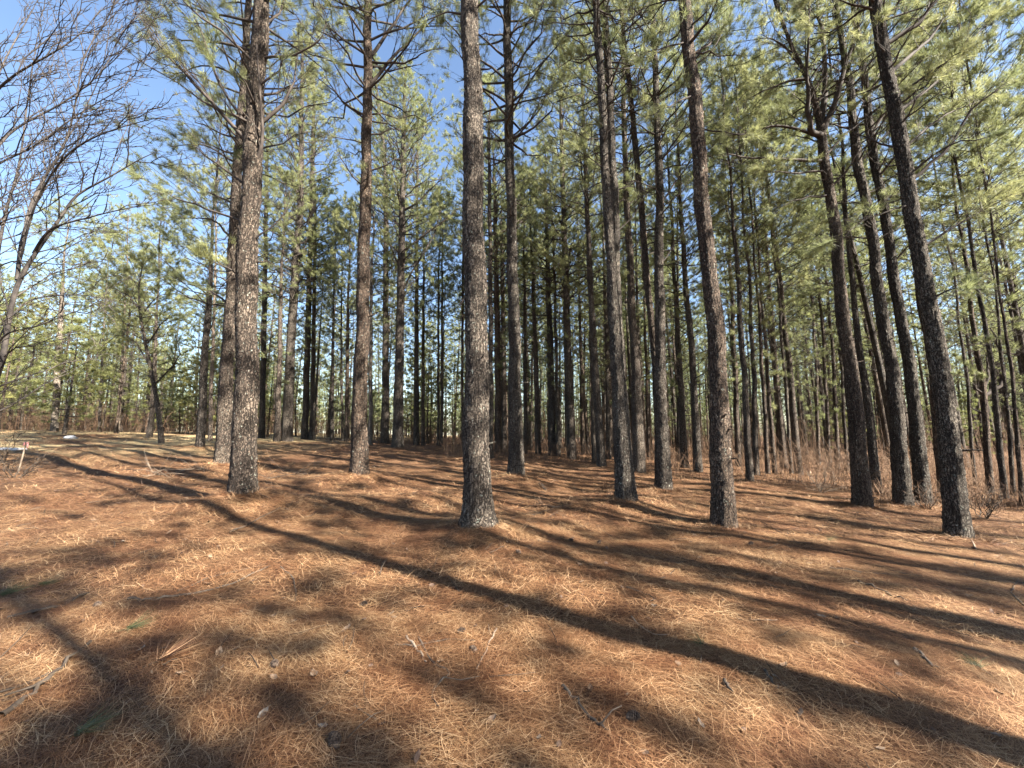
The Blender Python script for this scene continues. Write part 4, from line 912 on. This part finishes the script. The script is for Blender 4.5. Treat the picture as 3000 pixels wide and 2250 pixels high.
stick([(2560, 1462), (2600, 1468), (2640, 1478)], .02, 'fallen log lying between the feet of the dark right pines')
# fallen boughs with raised twigs
def bough(cx, cy, w, n, label, mat, rr=0.006, hh=.25):
    b = floor_at(cx, cy); mb = MB()
    e0 = floor_at(cx - w, cy + 6) - b; e1 = floor_at(cx + w, cy - 4) - b
    st_ = np.array([e0 + (e1 - e0) * u for u in np.linspace(0, 1, 9)]); st_[1:-1, :2] += rg.normal(size=(7, 2)) * .03
    st_[:, 2] = ground(st_[:, 0] + b[0], st_[:, 1] + b[1]) - b[2] + .02 + .05 * np.sin(np.linspace(0, 3.1, 9))
    mb.tube(st_, np.linspace(rr * 1.6, rr * .8, 9), 5, 0)
    for k in range(n):
        a = st_[rg.integers(0, 8)].copy()
        L = rg.uniform(.25, .9); an = rg.choice([0, math.pi]) + rg.normal() * .6; el = rg.uniform(0.05, 1.0)
        e = a + np.array([math.cos(an) * math.cos(el), math.sin(an) * .5, math.sin(el) * hh / .25 * .6]) * L
        m_ = (a + e) / 2 + rg.normal(size=3) * .07
        mb.tube([a, m_, e], [rr, rr * .8, rr * .4], 4, 0)
        for _ in range(2):
            s_ = m_ + (e - m_) * rg.uniform(0, .8); f = s_ + (e - m_) * .5 + rg.normal(size=3) * .12; mb.tube([s_, f], [rr * .5, rr * .3], 3, 0)
    tag(link('fallen_bough', mb.mesh('fallen_bough', [M[mat]]), loc=b), label, 'branch', 'fallen boughs near the left pines')
bough(500, 1400, 70, 12, 'bleached fallen bough with raised twigs left of the stout left pine', 'stick_pale')
bough(850, 1400, 60, 11, 'dark and bleached fallen bough right of the stout left pine', 'stick')
bough(560, 1385, 40, 8, 'small tangle of pale twigs at the foot of the two left pines', 'stick_pale', .004)
bough(1620, 1500, 60, 6, 'thin brown twigs scattered in the shade before the tall dark pine', 'stick', .004, .12)
# leafless shrub at the left edge
def shrub(px, py, D_, label, n, hh, mat='stick', spread=1.0):
    x = at(px, py, D_)[0]; b = np.array([x, D_, gz(x, D_)]); mb = MB()
    for k in range(n):
        P = limb_curve(np.array([rg.normal() * .03, rg.normal() * .03, -0.03]), rg.uniform(0, 6.28), rg.uniform(.4, 1.4), hh * rg.uniform(.5, 1.0), rg, .1, 7, .05)
        twiggy(mb, P, .008, 2, rg, .12)
    return tag(link('bare_shrub', mb.mesh('bare_shrub', [M[mat]]), loc=b), label, 'shrub', 'leafless shrubs')
shrub(45, 1400, hit(45, 1400)[1], 'leafless dark shrub at the left edge beside the flagged stake', 7, .75)
shrub(15, 1300, 9.5, 'thin arching leafless shrub in front of the clearing at the left edge', 5, 1.1)
shrub(1600, 1440, hit(1600, 1440)[1], 'tiny twiggy shrub in the needles between centre and tall dark pine', 4, .3)
shrub(2880, 1480, 8.6, 'reddish leafless shrub right of the big right trunk', 8, 1.0)
shrub(2400, 1400, 12.0, 'tangled dry shrub left of the stemmed dark pine', 12, 1.0, 'brush' if False else 'stick_pale')
shrub(2720, 1500, 9.4, 'low tangled shrub at the feet of the leaning right pair', 8, .6)
# stake with pink tape, white board, pale stone
p = floor_at(50, 1385); q = at(76, 1300, p[1])
mb = MB(); mb.tube(np.array([[0, 0, -.1], (q - p) * .5 + [.01, 0, 0], q - p]), [.016, .014, .012], 7, 0)
st = link('survey_stake', mb.mesh('survey_stake', [M['stick_pale']]), loc=p); tag(st, 'pale leaning stake with pink tape tied on top at the left edge', 'stake')
mb = MB(); tq = q - p; mb.tube([tq + [-.02, -.02, -.04], tq + [.0, -.02, .03], tq + [.06, -.02, .02], tq + [.08, -.03, -.05], tq + [.07, -.03, -.1]], [.012, .018, .018, .015, .008], 6, 0)
link('tape', mb.mesh('tape', [M['tape']]), st)
p = floor_at(35, 1322); mb = MB()
hx, hy, hz = .55, .12, .035
V = np.array([[a * hx, b * hy, c * hz + hz * .8] for a in (-1, 1) for b in (-1, 1) for c in (-1, 1)])
mb.add(V, [[0, 1, 3, 2], [4, 6, 7, 5], [0, 4, 5, 1], [2, 3, 7, 6], [0, 2, 6, 4], [1, 5, 7, 3]], None, 0)
wb = link('white_board', mb.mesh('white_board', [M['white']], smooth=False), loc=p - [.2, 0, 0]); wb.rotation_euler = (0, .03, -.06); tag(wb, 'flat white board lying on the ground at the left edge', 'board')
bv = wb.modifiers.new('bevel', 'BEVEL'); bv.width = .008; bv.segments = 2
def rock(px, py, s_, label, mat='stone'):
    p = floor_at(px, py); mb = MB(); u = np.linspace(0.02, math.pi - .02, 12); v = np.linspace(0, 2 * math.pi, 19)[:-1]
    U, W_ = np.meshgrid(u, v, indexing='ij'); X_ = np.sin(U) * np.cos(W_); Y_ = np.sin(U) * np.sin(W_); Z_ = np.cos(U)
    r = 1 + .28 * vnoise(X_ * 1.7 + 9, Y_ * 1.7, Z_ * 1.7, s=int(px))
    V = np.stack([X_ * r * s_, Y_ * r * s_ * .7, Z_ * r * s_ * .4 + s_ * .18], -1).reshape(-1, 3); n, k = 12, 18
    i_ = np.arange(n - 1)[:, None] * k; j_ = np.arange(k)[None]; kk = (j_ + 1) % k
    mb.add(V, np.stack([i_ + j_, i_ + kk + 0, i_ + k + kk, i_ + k + j_], -1).reshape(-1, 4), None, 0)
    tag(link('rock', mb.mesh('rock', [M[mat]]), loc=p), label, 'stone')
rock(205, 1284, .26, 'pale stone lying in the grass of the clearing')

# pine cones
def cone_mesh(seed):
    rg_ = np.random.default_rng(seed); mb = MB(); L, R = .062, .024
    mb.tube([[0, 0, -L / 2], [0, 0, 0], [0, 0, L / 2]], [.009, .011, .004], 7, 0)
    for k in range(64):
        u = k / 63; z = -L / 2 + L * u; a = k * 2.39996; r = R * math.sin(math.pi * (0.12 + 0.82 * u)) ** .7
        c, s_ = math.cos(a), math.sin(a); t_ = .0075 * (1 - .4 * u)
        p0 = np.array([c * .004, s_ * .004, z]); tip = np.array([c * r, s_ * r, z + .010])
        sd_ = np.array([-s_, c, 0]) * t_; th = np.array([0, 0, .0022])
        V = np.array([p0 - sd_ * .5, p0 + sd_ * .5, tip + sd_, tip - sd_, p0 - sd_ * .5 - th, p0 + sd_ * .5 - th, tip + sd_ - th * 1.6, tip - sd_ - th * 1.6])
        mb.add(V, [[0, 1, 2, 3], [7, 6, 5, 4], [0, 4, 5, 1], [1, 5, 6, 2], [2, 6, 7, 3], [3, 7, 4, 0]], None, 0)
    return mb.mesh('pine_cone', [M['cone']], smooth=False)
cm = [cone_mesh(1), cone_mesh(2)]
for px, py, s_, lab in ((980, 2218, 1.35, 'black open pine cone at the bottom edge left of centre'), (803, 1975, 1.2, 'brown closed pine cone in the dim patch left of centre'), (1855, 2152, 1.25, 'grey brown pine cone right of the lichen covered stick'),
                        (1068, 1782, 1.1, 'dark pine cone below the short dark twig, left of centre'), (1388, 1925, 1.0, 'small grey pine cone beside the pale straight stick'), (1755, 1590, 1.2, 'left one of two dark cones in the sunny band right of centre'),
                        (1672, 1590, 1.2, 'right one of two dark cones in the sunny band right of centre'), (1520, 1652, 1.3, 'dark cone low in front of the centre pine'), (1350, 1870, 1.0, 'small brown cone above the pale straight stick'), (285, 1782, 1.2, 'dark cone in the needles at lower left'),
                        (2200, 1600, 1.3, 'dark cone on the shadow in front of the lichen spotted pine')):
    p = floor_at(px, py); o = link('pine_cone', cm[rnd.randrange(2)], loc=(p[0], p[1], p[2] + .017 * s_)); o.scale = (s_ * .85,) * 3; o.rotation_euler = (1.4 + rnd.uniform(-.3, .3), rnd.uniform(-.3, .3), rnd.uniform(0, 6.28))
    tag(o, lab, 'pine cone', 'pine cones on the floor')
# stump of straw: the clump right of centre
# dry leaves
def leaf_mesh(seed, mat):
    r_ = np.random.default_rng(seed); n = 9; u = np.linspace(0, 1, n); w = .022 * np.sin(math.pi * u) ** .7 * (1 + .25 * np.cos(u * 22)); x = (u - .5) * .085
    rows = []
    for v in (-1, -.5, 0, .5, 1): rows.append(np.stack([x, w * v, .012 * np.abs(v) ** 1.3 * r_.uniform(.4, 1.3) + .010 * (u - .5) ** 2 * 4 + .003 * np.sin(u * 9 + v * 3)], 1))
    T = np.array(rows); V = np.concatenate([T.reshape(-1, 3), T.reshape(-1, 3) - [0, 0, .0007]]); m_ = 5 * n
    q = []
    for a in range(4):
        for b in range(n - 1):
            i_ = a * n + b; q.append([i_, i_ + 1, i_ + n + 1, i_ + n]); q.append([m_ + i_ + n, m_ + i_ + n + 1, m_ + i_ + 1, m_ + i_])
    mb = MB(); mb.add(V, q, None, 0); mb.tube([[x[0] - .02, 0, .004], [x[0], 0, .01]], [.0012, .0012], 4, 0)
    return mb.mesh('dry_leaf', [M[mat]])
lm = [leaf_mesh(1, 'leaf'), leaf_mesh(2, 'leaf'), leaf_mesh(3, 'leaf_pale')]
SPOTS = [(1250, 2000, 'the s shaped branch'), (1425, 1930, 'the pale straight stick'), (1710, 2120, 'the lichen covered stick'), (580, 1740, 'the long curved dark branch'), (130, 2000, 'the thick bottom left branch'),
         (740, 1545, 'the stout left pine'), (2580, 1745, 'the dark straight stick'), (2710, 1965, 'the short pale edged stick'), (1900, 1880, 'the thin bent twig'), (230, 2150, 'the bottom left sprig'),
         (980, 2218, 'the black open cone'), (803, 1975, 'the brown closed cone'), (2265, 2030, 'the short dark right stick'), (1068, 1782, 'the cone below the short twig'), (2900, 2200, 'the bottom right corner')]
USED = {}
def leaf_label(px, py, kind):
    _, sx, sy, nm = min(((px - a) ** 2 + ((py - b) * 1.5) ** 2, a, b, n_) for a, b, n_ in SPOTS)
    side = ('right of' if px > sx else 'left of') if abs(px - sx) > abs(py - sy) else ('below' if py > sy else 'above')
    t_ = kind + ' leaf on the straw, ' + side + ' ' + nm; USED[t_] = USED.get(t_, 0) + 1
    return t_ if USED[t_] == 1 else t_.replace(' leaf', ' leaf, number ' + ORD[USED[t_] - 1] + ' there,').replace('number ', '')
LV = [(1155, 1828, 2), (1145, 1818, 2), (1014, 1868, 1), (1240, 1800, 0), (730, 1888, 2), (770, 2105, 2), (800, 1818, 1), (918, 1998, 1), (945, 2150, 2), (800, 2010, 1), (412, 1908, 2), (300, 2130, 2), (1700, 1680, 0), (1910, 1735, 2), (1915, 1795, 2), (1730, 2050, 1), (1545, 2070, 0),
      (1580, 2215, 2), (1610, 1838, 1), (1920, 1812, 2), (2055, 2145, 2), (1890, 2232, 2), (2505, 1715, 1), (2275, 1695, 1), (2675, 1800, 1), (2745, 1995, 2), (2300, 1998, 1), (2410, 1838, 2), (2925, 2190, 2), (2930, 2050, 1), (860, 1830, 1), (640, 1920, 1), (690, 1915, 2), (530, 1980, 1), (540, 1475, 1), (725, 1465, 2), (1440, 2170, 1), (1290, 1965, 0), (2170, 1855, 0), (360, 1595, 2)]
for k, (px, py, t_) in enumerate(LV):
    p = floor_at(px, py); o = link('dry_leaf', lm[t_], loc=(p[0], p[1], p[2] + .016)); s_ = rnd.uniform(.5, .9); o.scale = (s_,) * 3; o.rotation_euler = (rnd.uniform(-.35, .35), rnd.uniform(-.35, .35), rnd.uniform(0, 6.28))
    tag(o, leaf_label(px, py, ('tan curled', 'brown oval', 'bleached dry')[t_]), 'leaf', 'bleached leaves on the straw' if t_ == 2 else 'tan leaves on the straw')
# green needle sprigs dropped on the floor
def sprig(px, py, label, n=60, L=.16, mat='green_needle', az=0.0, w=.0011):
    p = floor_at(px, py); mb = MB(); a = rg.normal(size=n) * .8 + az; el = np.abs(rg.normal(size=n) * .25) + .05
    d = np.stack([np.cos(a) * np.cos(el), np.sin(a) * np.cos(el), np.sin(el)], 1); s_ = np.cross(d, rand_dir(rg, n)); s_ /= np.linalg.norm(s_, axis=1)[:, None]
    P = np.zeros((n, 3)) + [0, 0, .02] + rg.normal(size=(n, 3)) * .01; l = L * rg.uniform(.7, 1.1, (n, 1))
    V = np.stack([P - s_ * w, P + s_ * w, P + d * l], 1).reshape(-1, 3); mb.add(V, None, np.arange(len(V)).reshape(-1, 3), 1, rg.uniform(0, 1, n))
    mb.tube([[-.08 * math.cos(az), -.08 * math.sin(az), .01], [0, 0, .02]], [.003, .003], 5, 0)
    tag(link('needle_sprig', mb.mesh('needle_sprig', [M['stick'], M[mat]]), loc=p), label, 'sprig', 'needle sprigs on the floor')
sprig(375, 1860, 'dark green needle sprig in the left foreground', 90, .17, az=.4)
sprig(230, 2150, 'dark green needle sprig near the bottom left corner', 90, .18, az=.9)
sprig(2060, 1925, 'fresh green needle sprig beside the long shadow', 60, .14, az=2.4)
sprig(2870, 1985, 'yellow green needle tuft in the sunny strip at right', 80, .15, az=1.5)
sprig(120, 1705, 'green needle sprig in the shade at lower left', 70, .16, az=.2)
sprig(5, 1740, 'pale green grass like tuft at the left edge', 90, .2, az=1.4)
sprig(2430, 1590, 'pale green sprig on the shaded floor right of the lichen spotted pine', 60, .16, az=.3)
sprig(470, 1950, 'fan of bleached dry needles in the left foreground', 70, .24, 'straw', az=.8, w=.0022)
